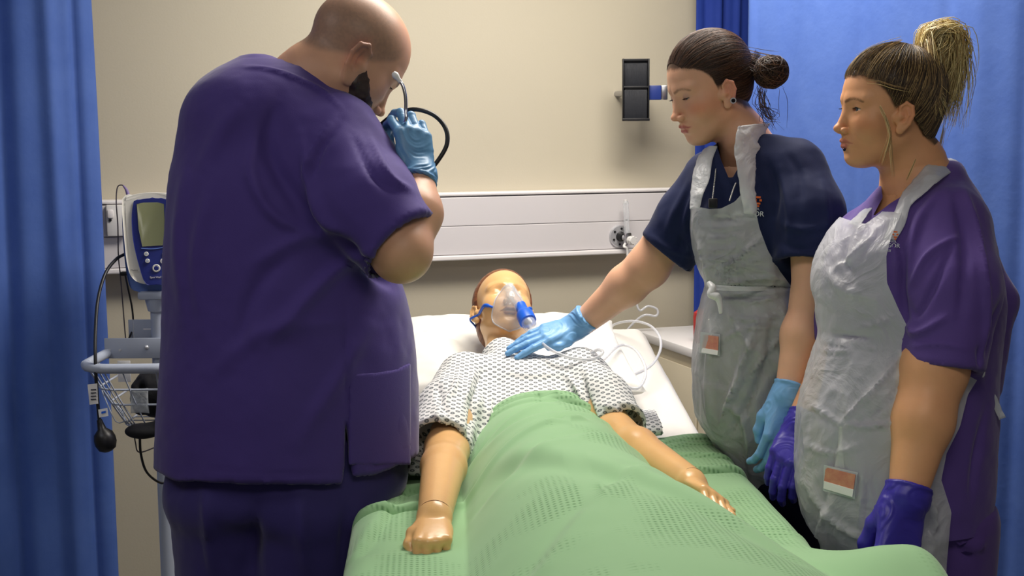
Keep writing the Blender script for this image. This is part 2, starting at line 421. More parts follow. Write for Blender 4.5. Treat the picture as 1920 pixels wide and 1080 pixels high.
# ---- black double holder on a blue swing arm
M_blk = mat('black_ribbed_plastic', (38, 40, 46), 0.5, bump=0.4, bscale=300, bstretch=(6, 1, 0.1))
M_bluebar = mat('blue_bar', (40, 58, 128), 0.35); M_steel = mat('brushed_steel', (190, 190, 195), 0.28, metal=1.0)
D0 = 0.16
Dh = (YW - D0) / k2w(_f)[1] * 1.0 + 0.06
RH = np.stack([k2w(np.array([1., 0, 0])), k2w(np.array([0, 1., 0])), np.array([0, 0, 1.])], 1)     # faces the bed foot
def hbox(nm, px0_, py0_, px1_, py1_, w0, w1, bev, matl, par):
    a = P(px0_, py0_, Dh); b = P(px1_, py1_, Dh); c = k2w((a + b) / 2 + [0, (w0 + w1) / 2, 0]); return Geo().box(c, (b[0] - a[0], w1 - w0, a[2] - b[2]), bev, R=RH).build(nm, matl, par, 'W')
hc_ = k2w(P(1192, 226, Dh)); hd = thing('wall_holder', hc_, 'tall black two-compartment holder on the cream wall beside the blue bar', 'holder')
hbox('back_plate', 1167, 111, 1217, 226, 0.006, 0.022, 0.002, M_blk, hd)
for q in ((1166.5, 110.5, 1169.5, 226.5), (1214, 110.5, 1217.5, 226.5), (1166.5, 110.5, 1217.5, 115), (1167, 162, 1217, 165.5), (1166.5, 222, 1217.5, 226.5)): hbox('frame_edge', *q, -0.012, 0.008, 0.001, M_dark, hd)
hbox('upper_pocket', 1170, 119, 1213.5, 162, -0.003, 0.008, 0.002, M_blk, hd); hbox('lower_pocket', 1170, 169, 1213.5, 222, -0.004, 0.008, 0.002, M_blk, hd)
hbox('pocket_lip', 1171, 165.5, 1213, 169, -0.008, 0.006, 0.001, M_dark, hd)
e_ = k2w(P(1240, 187, Dh)); ab = thing('blue_bar', e_, 'short blue bar with a metal end joining the black holder to the wall', 'bracket')
hbox('bar', 1217.5, 160, 1240, 187, 0.002, 0.016, 0.002, M_bluebar, ab); hbox('end_cap', 1240, 160, 1252, 187, 0.001, 0.017, 0.002, M_steel, ab)
a = k2w(P(1246, 173, Dh) + [0, 0.012, 0]); Geo().cyl(a, (a[0], YW, a[2]), 0.009).build('wall_stud', M_steel, ab, 'W')
a = k2w(P(1192, 173, Dh) + [0, 0.022, 0]); Geo().cyl(a, (a[0], YW, a[2]), 0.009).build('wall_stud', M_steel, hd, 'W')

# ---- oxygen flowmeter
M_clear = mat('clear_plastic', (235, 240, 245), 0.12, trans=0.0, alpha=0.32, spec=0.9)
M_chrome = mat('chrome', (200, 200, 204), 0.3, metal=0.55)
q = PW(1161.5, 443, 0.06)
fm = thing('oxygen_flowmeter', (q[0], YW - 0.06, q[2] - 0.04), 'oxygen flowmeter with clear tube and white knob plugged into the trunking', 'flowmeter')
Y0 = YW - 0.06
Geo().lathe((q[0], Y0, q[2]), (0, -1, 0), [(0, 0), (0.036, 0), (0.036, 0.004), (0.033, 0.008), (0.018, 0.009), (0, 0.009)], 32).build('outlet_plate', M_chrome, fm, 'W')
g = Geo()
for k in range(6): aa = k * pi / 3 + 0.4; g.cyl((q[0] + 0.025 * cos(aa), Y0 - 0.006, q[2] + 0.025 * sin(aa)), (q[0] + 0.025 * cos(aa), Y0 - 0.011, q[2] + 0.025 * sin(aa)), 0.0035, n=10)
g.build('screws', M_dark, fm, 'W')
Geo().cyl((q[0], Y0 - 0.008, q[2]), (q[0], Y0 - 0.035, q[2]), 0.016, 0.013, bev=0.002).build('probe', M_dark, fm, 'W')
qb = PW(1176, 446, 0.10)
Geo().cyl((q[0], Y0 - 0.03, q[2] - 0.002), (qb[0], qb[1], qb[2]), 0.010, n=16).build('stem', M_chrome, fm, 'W')
Geo().box(qb, (0.022, 0.022, 0.034), 0.004).build('valve_body', M_steel, fm, 'W')
kk = PW(1187, 451, 0.14)
g = Geo(); g.lathe(kk, (0.25, -1, 0), [(0, -0.018), (0.012, -0.018), (0.0135, -0.012), (0.0135, 0.0), (0.0115, 0.003), (0, 0.003)], 24)
for k in range(10): aa = k * pi / 5; g.box(kk + np.array([0.0135 * cos(aa), 0.006, 0.0135 * sin(aa)]), (0.003, 0.016, 0.003), 0.0008)
g.build('knob', M_white, fm, 'W')
t0 = PW(1176, 440, 0.10); t1 = PW(1173, 374, 0.10)
Geo().lathe(t0, t1 - t0, [(0.0095, 0), (0.0095, 0.085), (0.0095, 0.098), (0.007, 0.106), (0.0, 0.108)], 20).build('flow_tube', M_clear, fm, 'W')
Geo().cyl(t0, t0 + (t1 - t0) * 0.9, 0.0025, n=10).build('inner_tube', M_trunk, fm, 'W')
Geo().sphere(t0 + (t1 - t0) * 0.42, 0.0032, 10).build('float_ball', M_dark, fm, 'W')
Geo().cyl(t1 - (t1 - t0) * 0.1, t1, 0.0055, n=12).build('tube_cap', M_white, fm, 'W')
g = Geo(); g.tube([PW(1176, 452, 0.10), PW(1170, 462, 0.11), PW(1176, 466, 0.115), PW(1177, 480, 0.115)], 0.0045, 10)
g.build('outlet_spout', M_white, fm, 'W')

# ---- curtains
def curtain_mat(name, c1, c2):
    M = mat(name, c1, 0.75, col2=c2, vscale=9, bump=0.25, bscale=55, spec=0.25, bdist=0.003); nt = M.node_tree; N = nt.nodes; L = nt.links
    b = N['Principled BSDF']; n = [x for x in N if x.type == 'TEX_NOISE'][0]; n.inputs['Detail'].default_value = 8; n.inputs['Roughness'].default_value = 0.65
    tr = N.new('ShaderNodeBsdfTranslucent'); tr.inputs[0].default_value = lin(c1); mx = N.new('ShaderNodeMixShader'); mx.inputs[0].default_value = 0.18
    L.new(b.outputs[0], mx.inputs[1]); L.new(tr.outputs[0], mx.inputs[2]); L.new(mx.outputs[0], N['Material Output'].inputs[0]); return M
M_cur = curtain_mat('blue_curtain_fabric', (78, 108, 182), (90, 120, 192))
M_curd = curtain_mat('shade_toned_curtain_fabric', (40, 64, 158), (48, 74, 168))  # curtain blue made darker: the fold's shade is put into its colour
M_rail = mat('curtain_rail_metal', (200, 200, 205), 0.4, metal=0.6)
def curtain(name, pts, folds, label, M, seed=0, ztop=2.32, zbot=0.28, spread=0.0):
    """pts: bay-frame (x, y); folds: list of (arc position, width, depth) pleats"""
    rs = np.random.RandomState(seed); p = catmull(np.array([(a, b, 0) for a, b in pts]), 40)[:, :2]
    L = np.concatenate([[0], np.cumsum(np.linalg.norm(np.diff(p, axis=0), axis=1))]); n = int(L[-1] / 0.006); s = np.linspace(0, L[-1], n)
    x = np.interp(s, L, p[:, 0]); y = np.interp(s, L, p[:, 1]); tx = np.gradient(x); ty = np.gradient(y); q = np.hypot(tx, ty); nx, ny = -ty / q, tx / q
    zs = np.linspace(zbot, ztop, 60); V = np.zeros((len(zs), n, 3))
    for i, z in enumerate(zs):
        w = (ztop - z) / (ztop - zbot); o = np.zeros(n)
        for (c, wd, dp) in folds:
            cc = c + 0.02 * w * sin(c * 31); u = (s - cc) / wd; o += dp * np.exp(-u * u) * (0.75 + 0.5 * w)
        o += 0.002 * np.sin(s * 9 + 3 * z + seed) + 0.0012 * np.sin(s * 23 - 2 * z)
        V[i, :, 0] = x + nx * o; V[i, :, 1] = y + ny * o; V[i, :, 2] = z
    o = mesh_obj(name, V.reshape(-1, 3), grid_faces(len(zs), n), M)
    md = o.modifiers.new('thickness', 'SOLIDIFY'); md.thickness = 0.0015
    tag(o, label, 'curtain')
    r = tube_obj('curtain_track', [(a, b, ztop + 0.02) for a, b in pts], 0.012, M_rail, sub=8)
    return o, r
def w2k(w): return (w[0] * CY - w[1] * SY, w[0] * SY + w[1] * CY)
def kxy(px, D): a = P(px, 400, D); return (a[0], a[1])
c1, r1 = curtain('curtain', [kxy(-260, 2.95), kxy(-90, 3.06), kxy(60, 3.16), kxy(166, 3.24), kxy(176, 3.29), kxy(168, 3.33)],
        [(0.10, 0.03, 0.03), (0.22, 0.03, -0.03), (0.33, 0.022, 0.03), (0.43, 0.02, -0.02), (0.50, 0.012, 0.016), (0.56, 0.014, -0.016), (0.605, 0.010, 0.010)],
        'blue pleated bay curtain at the left edge beside the monitor cart', M_cur, 1)
tag(r1, 'ceiling track carrying the left curtain', 'curtain track')
c2, r2 = curtain('curtain', [w2k(PW(1302, 400, 0.085)), w2k(PW(1340, 400, 0.095)), w2k(PW(1380, 400, 0.085)), w2k(PW(1440, 400, 0.095)), w2k(PW(1520, 400, 0.085))],
        [(0.03, 0.012, 0.012), (0.075, 0.008, -0.010), (0.10, 0.01, 0.014), (0.15, 0.01, -0.014), (0.20, 0.02, 0.01)],
        'blue curtain fold, its shade put into the colour, hanging next to the cream wall behind the dark-haired nurse', M_curd, 2)
tag(r2, 'ceiling track carrying the shade-toned blue curtain', 'curtain track')
c3, r3 = curtain('curtain', [kxy(1399, 3.52), kxy(1520, 3.36), kxy(1660, 3.18), kxy(1800, 3.02), kxy(1920, 2.9), kxy(2100, 2.75)],
        [(0.01, 0.012, -0.010), (0.14, 0.03, 0.006), (0.22, 0.04, -0.005), (0.36, 0.015, 0.005), (0.44, 0.04, -0.005), (0.60, 0.02, 0.006), (0.68, 0.03, -0.006), (0.80, 0.02, 0.010), (0.86, 0.02, -0.010)],
        'broad bright blue curtain hanging behind the blonde nurse', M_cur, 3)
tag(r3, 'ceiling track carrying the broad blue curtain', 'curtain track')
# ------------------------------------------------------------------ bed
M_sheet = mat('white_cotton', (220, 217, 210), 0.85, bump=0.15, bscale=500, sheen=0.1)
M_pillow = mat('pillow_cotton', (228, 226, 219), 0.85, bump=0.1, bscale=500, sheen=0.1)
M_bedmetal = mat('bed_frame_paint', (150, 155, 165), 0.4, metal=0.3)
BA = radians(3.8); BB = np.array([-sin(BA), cos(BA)]); BL = np.array([cos(BA), sin(BA)])
_R1 = PZ(1320, 830, 0.87)[:2]; BC = _R1 - BL * 0.36; HW = 0.36
def bk(s, t, z): s = np.asarray(s, float); t = np.asarray(t, float); return np.stack([BC[0] + BB[0] * s + BL[0] * t, BC[1] + BB[1] * s + BL[1] * t, z + 0 * s], -1)
def kb(V): q = np.asarray(V)[:, :2] - BC; return q @ BB, q @ BL
def top(s): return 0.87 + 0.15 * np.clip(s, 0, None) - 0.0 * s
S0, S1 = -1.3, 0.83
o3 = k2w(bk(-0.3, 0, 0))
bed = thing('hospital_bed', o3, 'hospital bed with white sheeted mattress and raised head section under the manikin', 'bed')
def slab(name, s0, s1, hw, dz0, dz1, matl, rad=0.03, parent=bed, ns=60, foldy=0.0):
    ss = np.linspace(s0, s1, ns); prof = []
    for a in np.linspace(0, 2 * pi, 49)[:-1]:
        ca, sa = cos(a), sin(a); e = 0.18
        prof.append((np.sign(ca) * abs(ca) ** e, np.sign(sa) * abs(sa) ** e))
    V = []
    for s in ss:
        ed = 1 - 0.03 * max(0, 1 - min(s - s0, s1 - s) / 0.03) ** 2
        for (u, v) in prof:
            z0, z1 = top(s) + dz0, top(s) + dz1
            V.append(bk(s, u * hw * ed, (z0 + z1) / 2 + v * (z1 - z0) / 2 * ed))
    V = np.array(V); n = len(prof); F = [list(f) for f in grid_faces(ns, n, True)]; F += [list(range(n))[::-1], [(ns - 1) * n + k for k in range(n)]]
    return V, F
V, F = slab('mattress', S0, S1, HW, -0.15, 0.0, None)
mesh_obj('mattress', V, F, M_sheet, bed)
V, F = slab('x', S0 - 0.02, S1 + 0.02, HW - 0.01, -0.20, -0.152, None); mesh_obj('mattress_platform', V, F, M_bedmetal, bed)
g = Geo()
for t in (-0.3, 0.3): g.box(bk(-0.25, t, 0.48), (0.05, 1.7, 0.05), 0.01, R=np.array([[cos(BA), -sin(BA), 0], [sin(BA), cos(BA), 0], [0, 0, 1]]))
g.build('base_rails', M_bedmetal, bed)
for s in (-1.0, 0.5):
    g = Geo(); g.cyl(bk(s, -0.3, 0.30), bk(s, 0.3, 0.30), 0.025)
    for t in (-0.26, 0.26): g.cyl(bk(s, t, 0.14), bk(s, t, 0.76 + (0.05 if s > 0 else -0.0) - 0.09), 0.022)
    g.build('lift_column', M_bedmetal, bed)
for s in (-1.0, 0.5):
    for t in (-0.26, 0.26):
        g = Geo(); p = bk(s, t, 0.065); q = np.array([BL[0], BL[1], 0]); g.cyl(p - q * 0.02, p + q * 0.02, 0.065, bev=0.01, n=28); g.build('castor', M_dark, bed)
        g = Geo(); g.cyl(p, bk(s, t, 0.16), 0.015); g.build('castor_stem', M_steel, bed)

# ---- fitted sheet hanging over the mattress (rumpled)
def drape_grid(s_a, s_b, wmax_l, wmax_r, ns, nw, zf, edge=HW, lift=0.004, rad=0.03):
    """cloth laid over the bed: w is arc length across the bed; past the edge it rolls over and hangs"""
    ss = np.linspace(s_a, s_b, ns); ww = np.linspace(-wmax_l, wmax_r, nw)
    Sg, Wg = np.meshgrid(ss, ww, indexing='ij'); aw = np.abs(Wg); e = edge if np.isscalar(edge) else edge(Sg, Wg)
    over = np.clip(aw - (e - rad), 0, None); ang = np.clip(over / rad, 0, pi / 2); ext = np.clip(over - rad * pi / 2, 0, None)
    t = np.where(over > 0, (e - rad) + rad * np.sin(ang), aw) * np.sign(Wg)
    drop = np.where(over > 0, rad * (1 - np.cos(ang)) + ext, 0)
    z = zf(Sg, t) - drop + lift; t = t + np.sign(Wg) * lift
    return Sg, Wg, t, z, drop
Sg, Wg, t, z, drop = drape_grid(S0 + 0.02, S1 + 0.003, 0.56, 0.56, 190, 150, lambda s, t: top(s), edge=HW + 0.004)
pp = np.stack([Sg, t, z], -1).reshape(-1, 3)
wr = (fbm(pp, (5, 14, 5), 3).reshape(Sg.shape)) * 0.003
z = z + np.abs(wr) * (drop < 0.02) ; t = t + np.sign(t) * np.clip(wr + 0.004, 0, 1) * (drop > 0.02)
sh = mesh_obj('bed_sheet', bk(Sg, t, 0).reshape(-1, 3) * [1, 1, 0] + np.stack([0 * z, 0 * z, z], -1).reshape(-1, 3), grid_faces(*Sg.shape), M_sheet)
tag(sh, 'white cotton sheet spread over the mattress under the manikin', 'sheet')

# ---- pillow
def cushion(name, c, ex, ey, ez, hx, hy, hz, matl, seed=1, n=70, dent=None, pw=0.42):
    """soft pillow: ex, ey, ez unit axes, half sizes hx, hy, hz"""
    u = np.linspace(-1, 1, n); U, Wv = np.meshgrid(u, u, indexing='ij'); V = []
    for sgn in (1, -1):
        prof = (np.clip(1 - U ** 2, 0, 1) ** pw) * (np.clip(1 - Wv ** 2, 0, 1) ** pw)
        pin = 1 - 0.06 * (1 - np.abs(U) ** 2) * np.abs(Wv) ** 6
        pin2 = 1 - 0.06 * (1 - np.abs(Wv) ** 2) * np.abs(U) ** 6
        q = np.stack([U * 3, Wv * 3, 0 * U + seed * 3.7 + sgn], -1).reshape(-1, 3)
        wv = fbm(q, 1.3, 3).reshape(U.shape); hh = hz * prof * (1 + 0.16 * wv) + 0.0
        if dent is not None and sgn > 0: hh = hh - dent(U, Wv) * prof
        V.append((np.array(c)[None, None] + (U * hx * pin2)[..., None] * ex + (Wv * hy * pin)[..., None] * ey + (sgn * hh)[..., None] * ez).reshape(-1, 3))
    V = np.concatenate(V); f = grid_faces(n, n); F = np.concatenate([f[:, ::-1], f + n * n])
    return V, F
e1 = np.array([BL[0], BL[1], 0]); sl = math.atan(0.15)
e2 = np.array([BB[0] * cos(sl), BB[1] * cos(sl), sin(sl)]); e3 = np.cross(e1, e2)
PC = bk(0.415, -0.055, 0) + [0, 0, top(0.415) + 0.070]
rot = radians(0); f1 = e1 * cos(rot) + e2 * sin(rot); f2 = -e1 * sin(rot) + e2 * cos(rot)
def hd_dent(u, v): return 0.045 * np.exp(-((u + 0.15) / 0.28) ** 2 - ((v + 0.15) / 0.55) ** 2)
V, F = cushion('pillow', PC, f1, f2, e3, 0.31, 0.285, 0.066, M_pillow, 2, dent=hd_dent, pw=0.36)
pl = mesh_obj('pillow', V, F, M_pillow); tag(pl, 'white cotton pillow under the manikin head', 'pillow')

# ---- green cellular blanket
M_bl = mat('green_cellular_blanket', (146, 186, 142), 0.9, sheen=0.2)
nt = M_bl.node_tree; N = nt.nodes; L = nt.links; b = N['Principled BSDF']
uvn = N.new('ShaderNodeUVMap'); uvn.uv_map = 'UVMap'
sep = N.new('ShaderNodeSeparateXYZ'); L.new(uvn.outputs[0], sep.inputs[0])
def mth(op, a, b_=None, v=None):
    n = N.new('ShaderNodeMath'); n.operation = op
    L.new(a, n.inputs[0]) if not isinstance(a, (int, float)) else setattr(n.inputs[0], 'default_value', a)
    if b_ is not None: L.new(b_, n.inputs[1]) if not isinstance(b_, (int, float)) else setattr(n.inputs[1], 'default_value', b_)
    return n.outputs[0]
k_ = 2 * pi / 0.0092
sx = mth('SINE', mth('MULTIPLY', sep.outputs[0], k_)); sy = mth('SINE', mth('MULTIPLY', sep.outputs[1], k_))
cell = mth('MULTIPLY', mth('ADD', mth('MULTIPLY', sx, 0.5), 0.5), mth('ADD', mth('MULTIPLY', sy, 0.5), 0.5))
hole = mth('POWER', cell, 1.5)
nz = N.new('ShaderNodeTexNoise'); nz.inputs['Scale'].default_value = 4.0; nz.inputs['Detail'].default_value = 3; L.new(uvn.outputs[0], nz.inputs['Vector'])
mr = N.new('ShaderNodeMapRange'); mr.inputs['From Min'].default_value = 0.50; mr.inputs['From Max'].default_value = 0.58; mr.inputs['To Min'].default_value = 0.0; L.new(nz.outputs['Fac'], mr.inputs['Value'])
hm = mth('MULTIPLY', hole, mr.outputs[0])
mx = N.new('ShaderNodeMix'); mx.data_type = 'RGBA'; L.new(hm, mx.inputs[0]); mx.inputs[6].default_value = lin((144, 184, 138)); mx.inputs[7].default_value = lin((100, 144, 96))
L.new(mx.outputs[2], b.inputs['Base Color'])
bp = N.new('ShaderNodeBump'); bp.invert = True; bp.inputs['Strength'].default_value = 0.4; bp.inputs['Distance'].default_value = 0.003; L.new(hm, bp.inputs['Height']); L.new(bp.outputs[0], b.inputs['Normal'])

def hump(s, t):
    """manikin under the blanket"""
    sc = np.array([-1.3, -1.05, -0.8, -0.55, -0.3, -0.1, 0.05, 0.3]); c = np.interp(s, sc, [0.10, 0.08, 0.05, 0.01, -0.005, -0.01, -0.015, -0.02])
    w = np.interp(s, sc, [0.30, 0.28, 0.24, 0.195, 0.19, 0.19, 0.19, 0.18]); h = np.interp(s, sc, [0.10, 0.11, 0.12, 0.125, 0.122, 0.118, 0.115, 0.11])
    u = np.clip(np.abs((t - c) / w), 0, 1); return h * (1 - u ** 2.6) ** 1.15
def bz(s, t):
    z = top(np.minimum(s, 0.4)) + hump(s, t)
    p = np.stack([s * 1.0, t * 1.0, 0 * s], -1).reshape(-1, 3)
    n1 = fbm(p, (5, 4, 1), 3, 3.0).reshape(s.shape) * 0.005
    def fold(s0, t0, s1, t1, w, a):
        d = np.array([s1 - s0, t1 - t0]); L_ = d @ d; u = np.clip(((s - s0) * d[0] + (t - t0) * d[1]) / L_, 0, 1)
        cr = ((s - s0) * d[1] - (t - t0) * d[0]) / sqrt(L_); dist = np.hypot(s - s0 - u * d[0], t - t0 - u * d[1])
        return a * np.exp(-(dist / w) ** 2) * np.tanh(cr / w * 2) if a < 0.5 else 0
    z = z + n1
    z = z + fold(-0.355, 0.03, -0.52, -0.21, 0.016, 0.018) + fold(-0.33, 0.20, -0.30, 0.37, 0.012, 0.016) + fold(-0.53, -0.37, -0.50, -0.24, 0.012, 0.016) + fold(-0.20, 0.0, -0.36, -0.19, 0.018, 0.010) + fold(-0.36, -0.20, -0.60, -0.24, 0.020, 0.010) + fold(-0.15, -0.02, -0.19, 0.12, 0.014, 0.009) + fold(-0.14, 0.04, -0.15, -0.04, 0.010, 0.007) + fold(-0.26, 0.10, -0.34, -0.12, 0.03, 0.008) + fold(-0.42, 0.12, -0.62, -0.14, 0.03, 0.009) + fold(-0.40, -0.36, -0.36, -0.24, 0.018, 0.014) + fold(-0.70, 0.10, -1.05, -0.10, 0.03, 0.008) + fold(-0.72, 0.20, -0.70, 0.36, 0.02, -0.008)
    z = z + fold(-0.16, 0.20, -0.2, 0.36, 0.014, 0.008) + fold(-0.55, -0.1, -1.0, 0.25, 0.05, 0.012) + fold(-0.45, 0.15, -0.9, 0.3, 0.04, 0.008) + fold(-0.4, -0.30, -0.75, -0.36, 0.02, -0.008)
    # raised corner over the folded side rail by the blonde nurse
    z = z + 0.05 * np.exp(-((s + 0.95) / 0.10) ** 2) * sstep(0.26, 0.44, t) 
    return z
def bedge(s, w): return np.where(w > 0, HW + 0.010 + 0.12 * sstep(-0.76, -0.92, s) , HW + 0.01)
ns, nw = 300, 300
Sg, Wg, t, z, drop = drape_grid(-1.22, 0.02, 0.66, 0.86, ns, nw, bz, edge=bedge, lift=0.014, rad=0.04)
# top hem line: bulges towards the head over the body, jogs on the flat
hem = -0.105 + 0.085 * sstep(0.14, 0.32, t) - 0.12 * sstep(-0.12, -0.30, t) + 0.008 * np.sin(t * 23)
Sc = Sg.copy(); fr = (Sg + 1.22) / 1.24; Sc = -1.22 + fr * (hem + 1.22)
z = bz(Sc, t) - drop + 0.014
flute = np.sin(Sc * 26 + 2 * np.sin(Sc * 5)) * 0.012 * sstep(0.05, 0.3, drop); t = t + np.sign(t) * (flute + 0.01 * sstep(0.05, 0.3, drop))
# rolled double edge at the hem
rollz = 0.007 * sstep(0.93, 0.945, fr) + 0.006 * sstep(0.955, 0.962, fr) - 0.020 * sstep(0.992, 1.0, fr); z = z + rollz
V = bk(Sc, t, 0).reshape(-1, 3); V[:, 2] = z.ravel()
uv = np.stack([Wg.ravel(), Sc.ravel()], -1)
bl = mesh_obj('blanket', V, grid_faces(ns, nw), M_bl, uv=uv); md = bl.modifiers.new('t', 'SOLIDIFY'); md.thickness = 0.004
tag(bl, 'green cellular weave blanket covering the manikin from the waist down', 'blanket')

# ---- bedside cabinet
M_cab = mat('cream_laminate', (214, 204, 180), 0.5, var=0.02); M_cabtop = mat('white_laminate', (226, 224, 224), 0.35)
zc_ = 0.94
A = k2w(PZ(1175, 608, zc_)); Bp = k2w(PZ(1303, 662, zc_))
xl = (A[0] + Bp[0]) / 2; yf = Bp[1]; yb = YW - 0.12; wdt = 0.46
cb = thing('bedside_cabinet', (xl + wdt / 2, (yf + yb) / 2, 0), 'cream bedside cabinet with white top between bed and dark-haired nurse', 'cabinet')
Geo().box((xl + wdt / 2, (yf + yb) / 2, zc_ - 0.014), (wdt, yb - yf, 0.028), 0.005).build('cabinet_top', M_cabtop, cb, 'W')
Geo().box((xl + wdt / 2 , (yf + yb) / 2 + 0.005, (zc_ - 0.028 + 0.08) / 2), (wdt - 0.03, yb - yf - 0.03, zc_ - 0.028 - 0.08), 0.003).build('body', M_cab, cb, 'W')
for zz, hh_ in ((0.80, 0.16), (0.43, 0.52)):
    Geo().box((xl + wdt / 2, yf + 0.008, zz), (wdt - 0.04, 0.018, hh_), 0.003).build('door' if hh_ > 0.3 else 'drawer', M_cab, cb, 'W')
Geo().box((xl + 0.008, (yf + yb) / 2 - 0.02, 0.5), (0.006, yb - yf - 0.14, 0.76), 0.002).build('side_panel', M_cab, cb, 'W')
for dx in (0.05, wdt - 0.05):
    for dy in (0.05, yb - yf - 0.05):
        Geo().cyl((xl + dx, yf + dy, 0.0), (xl + dx, yf + dy, 0.085), 0.02, bev=0.003).build('castor', M_dark, cb, 'W')
# red container on the cabinet and the blue box behind it
M_red = mat('red_plastic', (176, 26, 30), 0.35)
q = PZ(1322, 625, zc_ + 0.0); q = P(1326, 620, 3.78); zb_ = zc_
wq = k2w([q[0], q[1], zb_ ])
g = Geo(); g.lathe(wq, (0, 0, 1), [(0, 0), (0.036, 0), (0.040, 0.01), (0.042, 0.075), (0.039, 0.088), (0.03, 0.094), (0, 0.096)], 28)
o = g.build('red_container', M_red, None, 'W'); tag(o, 'red plastic container on the bedside cabinet, mostly hidden by the apron', 'container')
q = k2w(P(1338, 600, 3.92)); bxo = thing('glove_box', (q[0], q[1], zc_), 'blue and white carton standing behind the red container', 'box')
h_ = k2w(P(1330, 505, 3.92))[2] - zc_
Geo().box((q[0], q[1], zc_ + h_ / 2), (0.07, 0.06, h_), 0.002).build('carton', M_curd, bxo, 'W')
w_ = k2w(P(1322, 511, 3.88)); Geo().box((q[0] - 0.01, q[1] - 0.0305, w_[2]), (0.035, 0.002, 0.012), 0.0005).build('printed_strip', M_white, bxo, 'W')
